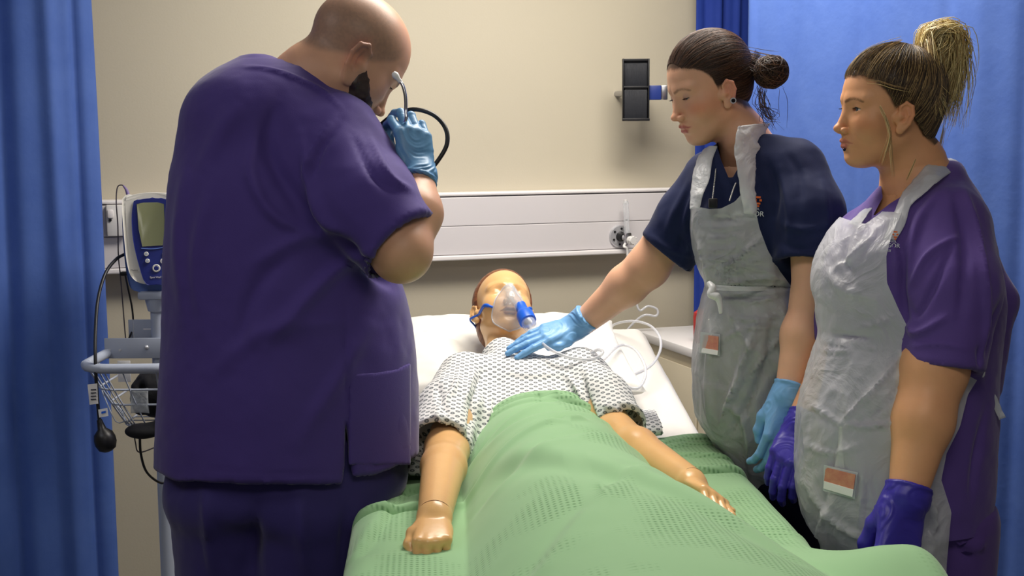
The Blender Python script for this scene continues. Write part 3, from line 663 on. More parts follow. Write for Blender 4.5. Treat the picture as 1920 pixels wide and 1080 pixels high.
# ------------------------------------------------------------------ people: heads
def nrm(v): v = np.asarray(v, float); return v / np.linalg.norm(v)
class Head:
    """head-local frame: x = the person's right, y = forward, z = up; metres; eye level z = 0"""
    def __init__(s, c, fwd, up=(0, 0, 1), sc=1.0, male=False, lid=(0.42, -0.38), gaze=(0, 1, 0), mouth=0.0, nose=1.0, slim=1.0, ear=1.0, smile=0.0):
        s.ear = ear; s.smile = smile
        s.c = np.array(c, float); y = nrm(fwd); x = nrm(np.cross(y, up)); z = np.cross(x, y); s.R = np.stack([x, y, z]); s.sc = sc
        s.male = male; s.lid = lid; s.gaze = gaze; s.mouth = mouth; s.nose = nose; s.slim = slim
        s.eyes = [np.array([k * 0.0315, 0.0675, 0.0]) for k in (-1, 1)]
    def loc(s, p): return ((np.asarray(p) - s.c.astype(np.float32)) @ s.R.T.astype(np.float32)) / np.float32(s.sc)
    def wor(s, q): return np.asarray(q) * s.sc @ s.R + s.c
    def skull(s, q):
        d = el(q, (0, -0.008, 0.034), (0.0745 * s.slim, 0.097, 0.083)); return smin(d, el(q, (0, 0.028, -0.030), (0.060 * s.slim, 0.061, 0.080)), 0.03)
    def skin(s, p):
        q = s.loc(p); far = np.linalg.norm(q - [0, 0, -0.02], axis=1) > 0.19
        d = np.full(len(q), 1.0, np.float32); d[far] = np.linalg.norm(q[far], axis=1) - 0.15
        i = ~far
        if i.any(): d[i] = s._skin(q[i])
        return d * s.sc
    def _skin(s, q):
        ax = q * np.array([1, 1, 1], np.float32); ax[:, 0] = np.abs(q[:, 0]); w = s.slim
        d = s.skull(q)
        jr = 0.021 if s.male else 0.0145
        d = smin(d, rc(ax, (0.047 * w, -0.006, -0.058), (0.017, 0.060, -0.096), jr, 0.0155), 0.028)
        d = smin(d, rc(q, (0, -0.02, -0.06), (0, 0.045, -0.088), 0.04, 0.022), 0.03)
        d = smin(d, el(q, (0, 0.066, -0.097), (0.0185, 0.0205, 0.0165)), 0.014)
        d = smin(d, el(ax, (0.037 * w, 0.049, -0.030), (0.026, 0.0275, 0.028)), 0.022)
        d = smin(d, rc(ax, (0.010, 0.0795, 0.0195), (0.042, 0.064, 0.019), 0.0125 if s.male else 0.0105, 0.010), 0.014)
        for e in s.eyes:
            d = smax(d, -(np.linalg.norm(q - (e + [e[0] * 0.02, 0.031, -0.0015]).astype(np.float32), axis=1) - 0.0185), 0.011)
            d = smin(d, np.linalg.norm(q - e.astype(np.float32), axis=1) - 0.0133, 0.0055)
        n = s.nose
        d = smin(d, rc(q, (0, 0.0815, 0.006), (0, 0.0985 + 0.002 * n, -0.034), 0.0068, 0.0078), 0.009)
        d = smin(d, el(q, (0, 0.1045 * (0.5 + 0.5 * n), -0.0375), (0.0085, 0.0088, 0.0078)), 0.006)
        d = smin(d, el(ax, (0.0120, 0.0945, -0.0415), (0.0058, 0.0092, 0.0068)), 0.0035)
        d = smin(d, rc(q, (0, 0.098, -0.045), (0, 0.088, -0.051), 0.0042, 0.006), 0.005)
        d = smax(d, -el(ax, (0.0063, 0.0985, -0.0495), (0.0030, 0.0056, 0.0042)), 0.0022)
        d = smin(d, el(q, (0, 0.069, -0.068), (0.030, 0.0235, 0.021)), 0.013)
        mo = s.mouth
        d = smin(d, path(ax, [(0, 0.0915, -0.0635), (0.0075, 0.0912, -0.0622), (0.0225 + s.smile * 0.5, 0.0795 - s.smile * 0.4, -0.0675 + s.smile)], [0.0042, 0.0046, 0.0026], 0.004), 0.003)
        d = smin(d, path(ax, [(0, 0.0890, -0.0740 - mo), (0.009, 0.0875, -0.0735 - mo), (0.0215 + s.smile * 0.5, 0.0795 - s.smile * 0.4, -0.0690 + s.smile)], [0.0056, 0.0052, 0.0024], 0.004), 0.0035)
        d = smax(d, -path(ax, [(0, 0.0975, -0.0683 - mo * 0.6), (0.012, 0.0935, -0.0676 - mo * 0.6), (0.0255 + s.smile * 0.6, 0.0835 - s.smile * 0.5, -0.0682 + s.smile * 1.1)], [0.0013 + mo * 0.6, 0.0013 + mo * 0.5, 0.0010], 0.002), 0.002)
        d = smax(d, -el(q, (0, 0.1005, -0.0865), (0.020, 0.012, 0.0065)), 0.010)
        d = smax(d, -rc(q, (0, 0.1015, -0.052), (0, 0.1000, -0.058), 0.0035, 0.003), 0.005)
        # eye opening
        for e in s.eyes:
            v = q - e.astype(np.float32); r = np.linalg.norm(v, axis=1); th = np.arctan2(v[:, 2], v[:, 1]); c = np.sqrt(np.clip(1 - (v[:, 0] / 0.0128) ** 2, 0.0, 1))
            op = np.minimum(s.lid[0] * c - th, th - s.lid[1] * c) * 0.0125
            carve = np.maximum(np.maximum(r - 0.0175, -op), 0.004 - v[:, 1]); d = smax(d, -carve, 0.0008)
            d = np.minimum(d, r - 0.0117)
        # ears
        for sx in (-1, 1):
            E = np.array([sx * 0.0775 * w, -0.003, -0.019]); nn = nrm([sx * 0.90, 0.42, 0.0]); up = nrm([sx * 0.10, -0.22, 0.97]); sd = np.cross(nn, up); up = np.cross(sd, nn)
            if sd[1] < 0: sd = -sd
            R = np.stack([nn, sd, up]); v = (q - E.astype(np.float32)) @ R.T.astype(np.float32) / np.float32(s.ear)       # v: out, forward, up
            e = el(v, (0, 0.000, 0.001), (0.0042, 0.0150, 0.0285)); e = smin(e, el(v, (0, 0.0035, -0.026), (0.0045, 0.0080, 0.0085)), 0.006)
            hx = [(0.001, 0.011, 0.006), (0.002, 0.013, 0.019), (0.0025, 0.004, 0.0285), (0.0025, -0.009, 0.0235), (0.0025, -0.0145, 0.008), (0.0015, -0.0115, -0.010), (0.001, -0.004, -0.0225)]
            e = smin(e, path(v, hx, [0.0022, 0.0032, 0.0034, 0.0036, 0.0033, 0.003, 0.003], 0.002), 0.002)
            e = smax(e, -el(v, (0.0060, 0.002, 0.004), (0.0052, 0.0095, 0.0185)), 0.003)
            e = smin(e, path(v, [(0.0015, -0.001, 0.017), (0.0028, -0.006, 0.006), (0.0022, -0.004, -0.009), (0.0015, 0.003, -0.014)], [0.0022, 0.0026, 0.0026, 0.0024], 0.002), 0.003)
            e = smax(e, -el(v, (0.0035, 0.0045, -0.003), (0.0062, 0.0058, 0.0075)), 0.002)
            e = smin(e, el(v, (0.001, 0.0125, -0.004), (0.0035, 0.004, 0.006)), 0.003)
            e = smin(e, rc(q, E + [-sx * 0.012, 0.008, 0], E + [-sx * 0.004, 0.006, 0.002], 0.013, 0.007), 0.006)
            d = smin(d, e, 0.004)
        return d
    def colours(s, V, base, lips, brow, blush=None, browth=1.0, ear=None, lid=None, hl=None, hcol=(50, 36, 28)):
        ear_free = lambda q: np.linalg.norm((np.abs(q) * [1, 0, 0] + q * [0, 1, 1] - [0.083, -0.006, -0.019]) / [0.014, 0.020, 0.034], axis=1) > 1
        q = s.loc(V.astype(np.float32)); ax = q.copy(); ax[:, 0] = np.abs(q[:, 0]); n = len(V); C = np.tile(np.array(lin(base)[:3]), (n, 1))
        def mixc(col, w): nonlocal C; C = C * (1 - w[:, None]) + np.array(lin(col)[:3]) * w[:, None]
        mot = fbm(q, 30, 3) * 0.5; C *= (1 + 0.05 * mot[:, None])
        if blush:
            dd = np.linalg.norm((ax - [0.045, 0.058, -0.030]) / [0.022, 0.03, 0.017], axis=1); mixc(blush, 0.6 * np.exp(-dd ** 2))
            mixc(blush, 0.25 * np.exp(-(np.linalg.norm(q - [0, 0.106, -0.038], axis=1) / 0.013) ** 2))
        if ear:
            for sx in (-1, 1): mixc(ear, 0.6 * np.exp(-(np.linalg.norm((q - [sx * 0.082, -0.012, -0.006]) / [0.02, 0.02, 0.034], axis=1)) ** 4))
        mo = s.mouth
        dl = np.minimum(path(ax, [(0, 0.094, -0.0638), (0.009, 0.0925, -0.0632), (0.0235, 0.082, -0.0680)], [0.0040, 0.0040, 0.0012], 0.002), path(ax, [(0, 0.093, -0.0740 - mo), (0.009, 0.0905, -0.0735 - mo), (0.022, 0.082, -0.0690)], [0.0052, 0.0048, 0.0012], 0.002))
        mixc(lips, 0.85 * (1 - sstep(-0.0006, 0.0014, dl)))
        db = path(ax, [(0.012, 0.093, 0.0165), (0.028, 0.090, 0.0215), (0.040, 0.083, 0.0205), (0.050, 0.073, 0.0145)], [0.0018, 0.0022, 0.0016, 0.0006], 0.001)
        mixc(brow, browth * (1 - sstep(-0.001, 0.003, db + 0.0008 * vn(q, 500))))
        if lid:
            for e in s.eyes:
                v = q - e; r = np.linalg.norm(v, axis=1); mixc(lid, 0.5 * np.exp(-((r - 0.013) / 0.003) ** 2) * (v[:, 1] > 0) * (v[:, 2] > -0.003))
        if hl is not None:
            g_ = hl(q) + 0.0015 * vn(q * [1, 1, 0.3], 700); near = (np.linalg.norm(q - [0, -0.01, 0.02], axis=1) < 0.13) & (ear_free(q)); mixc(hcol, 0.9 * (1 - sstep(-0.002, 0.009, g_)) * near)
        return C
    def eyes_obj(s, parent, iris=(90, 110, 120)):
        for e in s.eyes:
            b = bmesh.new(); bmesh.ops.create_uvsphere(b, u_segments=40, v_segments=32, radius=0.0122); V = np.array([v.co[:] for v in b.verts]); F = [[v.index for v in f.verts] for f in b.faces]; b.free()
            g = nrm(s.gaze); a = np.arccos(np.clip((V / 0.0122) @ g, -1, 1)); C = np.tile(np.array(lin((225, 220, 214))[:3]), (len(V), 1))
            C[a < 0.50] = lin(iris)[:3]; C[(a > 0.44) & (a < 0.52)] = lin((40, 45, 50))[:3]; C[a < 0.20] = (0.005, 0.005, 0.005); V = V * (1 + 0.05 * np.exp(-(a / 0.4) ** 2))[:, None]
            mesh_obj('eye', s.wor(V + e), F, M_eye, parent, colors=C)
            # lash line
            pts = []
            for x in np.linspace(-0.0118, 0.0118, 9):
                c = sqrt(max(0, 1 - (x / 0.0128) ** 2)); th = s.lid[0] * c; rr = sqrt(0.0136 ** 2 - x * x); pts.append(e + [x, rr * cos(th), rr * sin(th)])
            g2 = Geo(); V2, F2 = tube_geo(pts, [0.0003, 0.0009, 0.0009, 0.0003], 6, 4); g2.add(s.wor(V2), F2)
            for k in range(1, 8):
                a_ = np.array(pts[k]); o = nrm([0.15 * np.sign(e[0]) + (a_ - e)[0] * 25, 1.0, -0.25]); V2, F2 = tube_geo([a_, a_ + o * 0.004, a_ + o * 0.007 + [0, 0, 0.0015]], [0.0005, 0.0003, 0.0001], 4, 2); g2.add(s.wor(V2), F2)
            g2.build('eyelashes', M_lash, parent)
M_eye = mat('eye', (225, 220, 214), 0.08, attr='Col', coat=0.6)
M_lash = mat('lash', (22, 16, 14), 0.7)
def skin_mat(name, rough=0.45): return mat(name, (200, 150, 120), rough, attr='Col', sss=0.12, bump=0.12, bscale=420, var=0.03, vscale=30, spec=0.4, bdist=0.001)
M_skin = skin_mat('skin')
M_hair = mat('hair', (50, 35, 25), 0.42, attr='Col', spec=0.6)

def meridians(H, cap, root, hl, n, seed, base_cols, lift=(0.0, 0.002), rad=0.0006, steps=16, wob=0.05, tmin=0.0, centre=(0, -0.01, 0.03)):
    """strands lying on the hair cap, running from the hairline back to the gathering point"""
    rs = np.random.RandomState(seed); C0 = np.array(centre); a = nrm(np.array(root) - C0); t = nrm(np.cross(a, [1, 0.01, 0])); b = np.cross(a, t)
    ph = rs.rand(n) * 2 * pi; VV = []; FF = []; CC = []; off = 0
    th = np.linspace(0.08, 2.6, 70)
    PH, TH = np.meshgrid(ph, th, indexing='ij'); wv = wob * np.sin(TH * 2.3 + ph[:, None] * 5 + rs.rand(n)[:, None] * 6)
    dirs = np.cos(TH)[..., None] * a + np.sin(TH)[..., None] * (np.cos(PH + wv)[..., None] * t + np.sin(PH + wv)[..., None] * b)
    D = dirs.reshape(-1, 3).astype(np.float32); r = np.full(len(D), 0.14, np.float32)
    for _ in range(14): r = r - cap(C0.astype(np.float32) + D * r[:, None]) * 0.9
    Q = (C0 + D * r[:, None]).reshape(n, len(th), 3); ok = hl(Q.reshape(-1, 3)).reshape(n, len(th)) < 0
    for i in range(n):
        k = np.argmax(~ok[i]) if (~ok[i]).any() else len(th)
        if k < 6: continue
        st = 0 if rs.rand() < 0.7 else int(rs.rand() * k * 0.5); en = k if rs.rand() < 0.6 else int(k * (0.5 + 0.5 * rs.rand()))
        if en - st < 5: continue
        ii = np.linspace(st, en - 1, steps).astype(int); lf = rs.uniform(*lift); p = Q[i, ii] + dirs[i, ii] * (lf * np.sin(np.linspace(0, pi, steps)) ** 0.5)[:, None]
        V, F = tube_geo(H.wor(p), [rad * 0.6, rad, rad, rad * 0.5], 3, 1, caps=False)
        VV.append(V); FF += [[x + off for x in f] for f in F]; off += len(V)
        c = np.array(lin(base_cols[rs.randint(len(base_cols))])[:3]) * rs.uniform(0.7, 1.3); CC.append(np.tile(c, (len(V), 1)))
    return np.concatenate(VV), FF, np.concatenate(CC)
def strands(lines, rad, cols, seed=0, sides=3):
    rs = np.random.RandomState(seed); VV = []; FF = []; CC = []; off = 0
    for l in lines:
        V, F = tube_geo(l, [rad * 0.7, rad, rad, rad * 0.25], sides, 3, caps=False); VV.append(V); FF += [[x + off for x in f] for f in F]; off += len(V)
        c = np.array(lin(cols[rs.randint(len(cols))])[:3]) * rs.uniform(0.75, 1.25); CC.append(np.tile(c, (len(V), 1)))
    return np.concatenate(VV), FF, np.concatenate(CC)

# ------------------------------------------------------------------ hands
class Hand:
    """local frame: y towards the fingertips, z = back of the hand, x = thumb side; th = side (+1 / -1) fixes handedness"""
    L = [(0.044, 0.026, 0.021), (0.048, 0.030, 0.022), (0.044, 0.028, 0.021), (0.034, 0.021, 0.019)]
    def __init__(s, c, ydir, zdir, side=1, sc=1.0, curls=None, spread=0.06, thumb=None, cuff=0.05, fr=1.0):
        y = nrm(ydir); z = np.asarray(zdir, float); z = nrm(z - y * (z @ y)); x = np.cross(y, z) * side; s.R = np.stack([x, y, z]); s.c = np.array(c, float); s.sc = sc
        curls = curls or [(0.3, 0.3, 0.2)] * 4; s.f = []
        kx = [0.027, 0.009, -0.009, -0.026]; ky = [0.088, 0.092, 0.087, 0.078]
        for i in range(4):
            sp = spread * (1.5 - i); p = np.array([kx[i], ky[i], 0.0]); pts = [p]; a = 0
            for j in range(3):
                a += curls[i][j]; d = np.array([sin(sp) * cos(a), cos(sp) * cos(a), -sin(a)]); p = p + d * s.L[i][j]; pts.append(p)
            s.f.append(pts)
        s.th = [np.array(q, float) for q in (thumb or [(0.018, 0.018, -0.006), (0.040, 0.050, -0.016), (0.050, 0.078, -0.024), (0.052, 0.100, -0.030)])]; s.kx = kx; s.ky = ky; s.cuff = cuff; s.fr = fr
    def loc(s, p): return ((p - s.c.astype(np.float32)) @ s.R.T.astype(np.float32)) / np.float32(s.sc)
    def wor(s, q): return np.asarray(q) * s.sc @ s.R + s.c
    def __call__(s, p, skin=False):
        q = s.loc(p); d = None; fr = s.fr
        for i in range(4):
            q2 = q * np.array([1, 1, 1], np.float32); e = rc(q2, (s.kx[i] * 0.62, 0.010, 0.000), (s.kx[i], s.ky[i], 0.001), 0.0145, 0.0108); d = e if d is None else smin(d, e, 0.012)
        d = smin(d, el(q, (0, 0.045, -0.002), (0.037, 0.052, 0.0135)), 0.008)
        r = [[0.0098, 0.0086, 0.0078, 0.0066], [0.0100, 0.0088, 0.0078, 0.0068], [0.0096, 0.0084, 0.0074, 0.0064], [0.0086, 0.0074, 0.0066, 0.0058]]
        for i, f in enumerate(s.f): d = smin(d, path(q, f, [x * fr for x in r[i]], 0.003), 0.004)
        d = smin(d, path(q, s.th, [0.0175, 0.0125, 0.0102, 0.0080], 0.006), 0.008)
        d = smin(d, el(q, (0.020, 0.030, -0.010), (0.017, 0.026, 0.012)), 0.01)
        d = smin(d, el(q, (0, -0.004, 0), (0.027, 0.022, 0.019)), 0.016)
        return d * s.sc
def glove(name, hand, arm_dir, wr, length, matl, parent, h=0.0019, amp=0.0009, flare=1.08, label=None, seed=0):
    """thin glove: the hand with five fingers plus an open wrinkled cuff running up the wrist"""
    c = hand.c; a = nrm(arm_dir); e = c + a * length
    def f(p):
        d = smin(hand(p), rc(p, c - a * 0.004, e + a * 0.02, wr, wr * flare), 0.014)
        return smax(d, (p - e.astype(np.float32)) @ a.astype(np.float32), 0.002)
    pts = [hand.wor(q) for fg in hand.f for q in fg] + [hand.wor(q) for q in hand.th] + [c, e]; pts = np.array(pts)
    V, Q = sdf_mesh(f, pts.min(0) - 0.05, pts.max(0) + 0.05, h)
    N = grad(f, V, 0.002); q = hand.loc(V.astype(np.float32)); ca = (V - c) @ a
    w = vn(np.stack([q[:, 0] * 30 + seed, q[:, 1] * 120 + 12 * vn(q, 25), q[:, 2] * 30], -1), 1.0); w2 = fbm(q, 55, 2, seed)
    amt = amp * (0.4 + 1.6 * np.exp(-((q[:, 1] - 0.0) / 0.045) ** 2)); V = V + N * ((w * amt + w2 * amp * 0.4) + 0.0016 * np.exp(-((ca - length + 0.002) / 0.0035) ** 2))[:, None]
    return mesh_obj(name, V, Q, matl, parent)

# ------------------------------------------------------------------ garments
def pxfold(V, N, folds, view=None):
    """creases pressed into the side that faces the bed foot"""
    x, y = project(V); vd = V - np.array([0, 0, CAMZ]); vd /= np.linalg.norm(vd, axis=1)[:, None]; fc = np.clip(-(vd * N).sum(1) * 3, 0, 1); d = np.zeros(len(V))
    for f in folds:
        pts = f[0]; w, amp = f[1], f[2]; b = np.zeros(len(V))
        pp = catmull(np.array([(a, c, 0) for a, c in pts]), 5)[:, :2] if len(pts) > 2 else np.array(pts, float)
        n = len(pp) - 1; best = np.full(len(V), 1e9); bt = np.zeros(len(V))
        for i in range(n):
            ax_, ay = pp[i]; ex, ey = pp[i + 1] - pp[i]; t = np.clip(((x - ax_) * ex + (y - ay) * ey) / (ex * ex + ey * ey + 1e-9), 0, 1); dd = np.hypot(x - ax_ - t * ex, y - ay - t * ey)
            m_ = dd < best; best = np.where(m_, dd, best); bt = np.where(m_, (i + t) / n, bt)
        d += 1.55 * amp * np.exp(-(best / (w * 0.85)) ** 2) * np.sin(np.clip(bt, 0.03, 0.97) * pi) ** 0.7
    return V + N * (d * fc)[:, None]
def garment(name, f, lo, hi, h, matl, parent, folds=(), noise=0.004, nf=(7, 7, 3), fine=0.0010, cut=None, seed=0, colors=None, uvf=None, label=None, thick=0):
    V, Q = sdf_mesh(f, lo, hi, h); N = grad(f, V, h)
    V = V + N * (fbm(V, nf, 3, seed) * noise + fbm(V, 38, 2, seed) * fine)[:, None]
    if folds: V = pxfold(V, N, folds)
    if cut is not None:
        T = tri(Q); V, T = clip(V, T, cut(V, vnormals(V, T))); Q = T
    o = mesh_obj(name, V, Q, matl, parent, uv=uvf(V) if uvf else None)
    if thick: md = o.modifiers.new('t', 'SOLIDIFY'); md.thickness = thick; md.offset = -1
    return o
def cloth(name, col, col2=None, **k):
    return mat(name, col, 0.72, bump=0.22, bscale=900, sheen=0.25, spec=0.25, bdist=0.0012, var=0.05, vscale=4, **k)
def sleeve(p, pts, rr, cutn, k=0.02, hollow=0.03, wall=0.011):
    """sleeve tube ending in an open cuff; cutn = (point, outward normal)"""
    d = path(p, pts, rr, k); c, n = np.asarray(cutn[0], np.float32), nrm(cutn[1]).astype(np.float32)
    s_ = (p - c) @ n; d = smax(d, s_, 0.004)
    ax = nrm(np.array(pts[-1]) - np.array(pts[-2])); r = rr[-1] - wall
    return smax(d, -rc(p, np.array(cutn[0]) - ax * hollow, np.array(cutn[0]) + ax * 0.08, r * 0.97, r * 1.05), 0.002)
def ribbon(name, pairs, matl, parent, amp=0.002, nu=40, nv=12, seed=0, bow=0.0, thick=0.0006):
    """thin sheet between a left and a right edge given as bay-frame points"""
    Lp = catmull([a for a, b in pairs], 8); Rp = catmull([b for a, b in pairs], 8); n = len(Lp); k = np.linspace(0, 1, nv); V = []
    for i in range(n):
        t = Rp[min(i + 1, n - 1)] - Rp[max(i - 1, 0)]; nn = np.cross(Rp[i] - Lp[i], t); nn /= np.linalg.norm(nn) + 1e-9
        for u in k: V.append(Lp[i] * (1 - u) + Rp[i] * u + nn * bow * sin(pi * u))
    V = np.array(V); F = grid_faces(n, nv); N = vnormals(V, F); V = V + N * ((1 - np.abs(fbm(V, 40, 3, seed)) * 2) * amp)[:, None]
    o = mesh_obj(name, V, F, matl, parent); md = o.modifiers.new('t', 'SOLIDIFY'); md.thickness = thick; return o
def legs(name, hips, feet, r0, r1, matl, parent, folds=(), top=None):
    def f(p):
        a = rc(p, hips[0], feet[0], r0, r1); b = rc(p, hips[1], feet[1], r0, r1); return smax(smin(a, b, 0.03), p[:, 2] - top, 0.01)
    pts = np.array(list(hips) + list(feet)); return garment(name, f, pts.min(0) - r0 - 0.02, pts.max(0) + [r0 + 0.02, r0 + 0.02, 0.03], 0.010, matl, parent, folds, noise=0.006)
def shoes(feet, fwd, matl, parent):
    fwd = nrm([fwd[0], fwd[1], 0])
    for f0 in feet:
        c = np.array([f0[0], f0[1], 0]); 
        def f(p):
            d = rc(p, c - fwd * 0.04 + [0, 0, 0.05], c + fwd * 0.15 + [0, 0, 0.035], 0.045, 0.036); d = smin(d, rc(p, c - fwd * 0.02 + [0, 0, 0.06], c - fwd * 0.02 + [0, 0, 0.12], 0.042, 0.04), 0.03); return smax(d, 0.002 - p[:, 2], 0.01)
        V, Q = sdf_mesh(f, c - [0.25, 0.25, 0.01], c + [0.25, 0.25, 0.2], 0.008); mesh_obj('shoe', V, Q, matl, parent)
M_shoe = mat('black_shoe', (25, 25, 28), 0.4)
M_apron = bpy.data.materials.new('thin_white_polythene'); M_apron.use_nodes = True
nt = M_apron.node_tree; N = nt.nodes; L = nt.links; b = N['Principled BSDF']; b.inputs['Base Color'].default_value = lin((236, 238, 240)); b.inputs['Roughness'].default_value = 0.36; b.inputs['Specular IOR Level'].default_value = 0.6
tl = N.new('ShaderNodeBsdfTranslucent'); tl.inputs[0].default_value = lin((230, 232, 234)); tp = N.new('ShaderNodeBsdfTransparent'); tp.inputs[0].default_value = (0.93, 0.94, 0.95, 1)
m1 = N.new('ShaderNodeMixShader'); m1.inputs[0].default_value = 0.35; m2 = N.new('ShaderNodeMixShader'); m2.inputs[0].default_value = 0.28
tc = N.new('ShaderNodeTexCoord'); n1 = N.new('ShaderNodeTexNoise'); n1.inputs['Scale'].default_value = 11; n1.inputs['Detail'].default_value = 5; n1.inputs['Distortion'].default_value = 1.2; L.new(tc.outputs['Object'], n1.inputs['Vector'])
cr = N.new('ShaderNodeMath'); cr.operation = 'SUBTRACT'; cr.inputs[1].default_value = 0.5; L.new(n1.outputs['Fac'], cr.inputs[0]); ab_ = N.new('ShaderNodeMath'); ab_.operation = 'ABSOLUTE'; L.new(cr.outputs[0], ab_.inputs[0])
bpn = N.new('ShaderNodeBump'); bpn.invert = True; bpn.inputs['Strength'].default_value = 0.55; bpn.inputs['Distance'].default_value = 0.022; L.new(ab_.outputs[0], bpn.inputs['Height'])
L.new(bpn.outputs[0], b.inputs['Normal']); L.new(b.outputs[0], m1.inputs[1]); L.new(tl.outputs[0], m1.inputs[2]); L.new(m1.outputs[0], m2.inputs[1]); L.new(tp.outputs[0], m2.inputs[2]); L.new(m2.outputs[0], N['Material Output'].inputs[0])
M_glove = mat('blue_nitrile', (118, 172, 222), 0.38, bump=0.2, bscale=90, sss=0.0, spec=0.5, bdist=0.002)
M_gloveb = mat('steel_blue_nitrile', (92, 140, 180), 0.42, bump=0.2, bscale=90, spec=0.5, bdist=0.002)
M_glovep = mat('violet_nitrile', (58, 48, 160), 0.38, bump=0.2, bscale=90, spec=0.5, bdist=0.002)
def onsurf(f, px, py, D0, D1, off=0.002):                       # first hit of a garment along the pixel's direction
    t = np.linspace(D0, D1, 400); q = np.array([P(px, py, a) for a in t]).astype(np.float32); d = f(q); k = np.argmax(d < off); return P(px, py, t[k])
# ------------------------------------------------------------------ bald man in purple scrubs, seen from behind
M_purp = cloth('purple_scrubs', (70, 54, 122)); M_purpd = cloth('dark_purple_trousers', (52, 44, 102))
mp = P(505, 900, 2.42); man = thing('person', k2w([mp[0], mp[1], 0.0]), 'bald bearded man in purple scrubs with his back to the camera holding a stethoscope', 'person')
HM = Head(P(662, 108, 2.42), (0.67, 0.25, -0.69), (0.45, 0.18, 0.8), sc=1.03, male=True, slim=1.04, ear=1.25, lid=(0.2, -0.25), gaze=(0, 1, -0.2))
RM = Loft([(112, 452, 515, 2.42, 0.05), (135, 418, 610, 2.42, 0.10), (170, 388, 650, 2.42, 0.135), (220, 358, 680, 2.42, 0.155), (280, 333, 700, 2.42, 0.17), (350, 319, 700, 2.42, 0.18), (450, 313, 715, 2.42, 0.185),
           (550, 309, 757, 2.42, 0.19), (650, 306, 775, 2.42, 0.195), (750, 300, 783, 2.42, 0.20), (830, 296, 784, 2.42, 0.20), (930, 292, 786, 2.42, 0.20), (960, 292, 786, 2.42, 0.2)])
SH = P(628, 275, 2.33); EL_ = P(752, 472, 2.24); WR = P(786, 342, 2.33)
neckp = [P(655, 130, 2.42), P(600, 160, 2.43), P(560, 200, 2.44)]
def man_skin(p):
    d = smin(HM.skin(p), path(p, neckp, [0.066, 0.078, 0.090], 0.04), 0.03)
    d = smin(d, rc(p, P(612, 118, 2.44), P(570, 150, 2.44), 0.050, 0.055), 0.02)
    d = smax(d, -rc(p, P(560, 82, 2.30), P(625, 88, 2.30), 0.004, 0.004), 0.008)
    return d
def man_body(p):
    d = smin(RM(p, -0.035), man_skin(p), 0.03)
    a = rc(p, SH, EL_, 0.062, 0.056); a = smin(a, path(p, [EL_, EL_ * 0.45 + WR * 0.55 + np.array([0.008, 0, 0]), WR], [0.049, 0.046, 0.030], 0.02), 0.012)
    return smin(d, a, 0.02)
def skin_join(name, fine_f, fine_box, body_f, body_boxes, colf, parent, hf=0.0018, hb=0.0045, disp=None):
    VV = []; FF = []; n = 0
    for f, (lo, hi), h in [(fine_f, fine_box, hf)] + [(body_f, bx, hb) for bx in body_boxes]:
        V, Q = sdf_mesh(f, lo, hi, h)
        if h == hf and disp is not None: V = V + disp(V)
        VV.append(V); FF.append(Q + n); n += len(V)
    V = np.concatenate(VV); return mesh_obj(name, V, np.concatenate(FF), M_skin, parent, colors=colf(V))
def bx(*pts, pad=0.06): a = np.array(pts); return (a.min(0) - pad, a.max(0) + pad)
def man_col(V):
    C = HM.colours(V, (206, 158, 128), (176, 104, 96), (60, 44, 36), ear=(214, 128, 104), browth=0.8); q = HM.loc(V.astype(np.float32)); ax = q.copy(); ax[:, 0] = np.abs(ax[:, 0])
    # cropped hair round the back and sides
    hz = np.interp(ax[:, 1], [-0.12, -0.06, -0.02, 0.02, 0.05, 0.06], [-0.055, -0.045, -0.02, -0.0, 0.03, 0.05]); top_ = np.interp(ax[:, 1], [-0.1, 0.0, 0.06], [0.11, 0.085, 0.055])
    w = sstep(hz - 0.006, hz + 0.012, ax[:, 2]) * (1 - sstep(top_ - 0.03, top_ + 0.035, ax[:, 2])) * (1 - sstep(0.045, 0.065, ax[:, 1])); w *= 0.62 * (0.85 + 0.15 * vn(q, 300)) * (q[:, 2] > -0.1)
    near = np.linalg.norm(q, axis=1) < 0.14
    w = w * near; hc = np.array(lin((104, 92, 84))[:3]); C = C * (1 - w[:, None]) + hc * w[:, None]; return C
skin_join('body', man_skin, (HM.c - [0.17, 0.16, 0.20], HM.c + [0.15, 0.16, 0.15]), man_body, [bx(EL_, WR, pad=0.075), (P(470, 330, 2.42) - [0.1, 0.2, 0.05], np.array([P(700, 0, 2.42)[0], P(600, 200, 2.65)[1], HM.c[2] - 0.195]))], man_col, man, hf=0.0022)
HM.eyes_obj(man, (70, 80, 70))
# beard
def beard(p):
    q = HM.loc(p); ax = q.copy(); ax[:, 0] = np.abs(ax[:, 0]); d = HM.skin(p) - 0.0065
    reg = -smin(-(path(ax, [(0.068, 0.004, -0.012), (0.058, 0.016, -0.05), (0.042, 0.045, -0.085), (0.0, 0.078, -0.098)], [0.012, 0.022, 0.028, 0.028], 0.01)), -(path(ax, [(0.02, 0.090, -0.060), (0.028, 0.08, -0.075), (0.0, 0.09, -0.1)], [0.008, 0.010, 0.018], 0.005)), 0.004)
    reg = np.minimum(path(ax, [(0.068, 0.016, -0.012), (0.060, 0.030, -0.042), (0.046, 0.055, -0.072), (0.0, 0.082, -0.094)], [0.009, 0.022, 0.031, 0.034], 0.01), path(ax, [(0.0, 0.098, -0.056), (0.02, 0.090, -0.060), (0.028, 0.08, -0.075), (0.0, 0.09, -0.1)], [0.006, 0.008, 0.010, 0.018], 0.005))
    return smax(d, reg, 0.010)
V, Q = sdf_mesh(beard, HM.c - 0.16, HM.c + 0.14, 0.003); N_ = grad(beard, V); q = HM.loc(V.astype(np.float32)); V = V + N_ * (0.0012 * vn(q, (500, 160, 160)))[:, None]
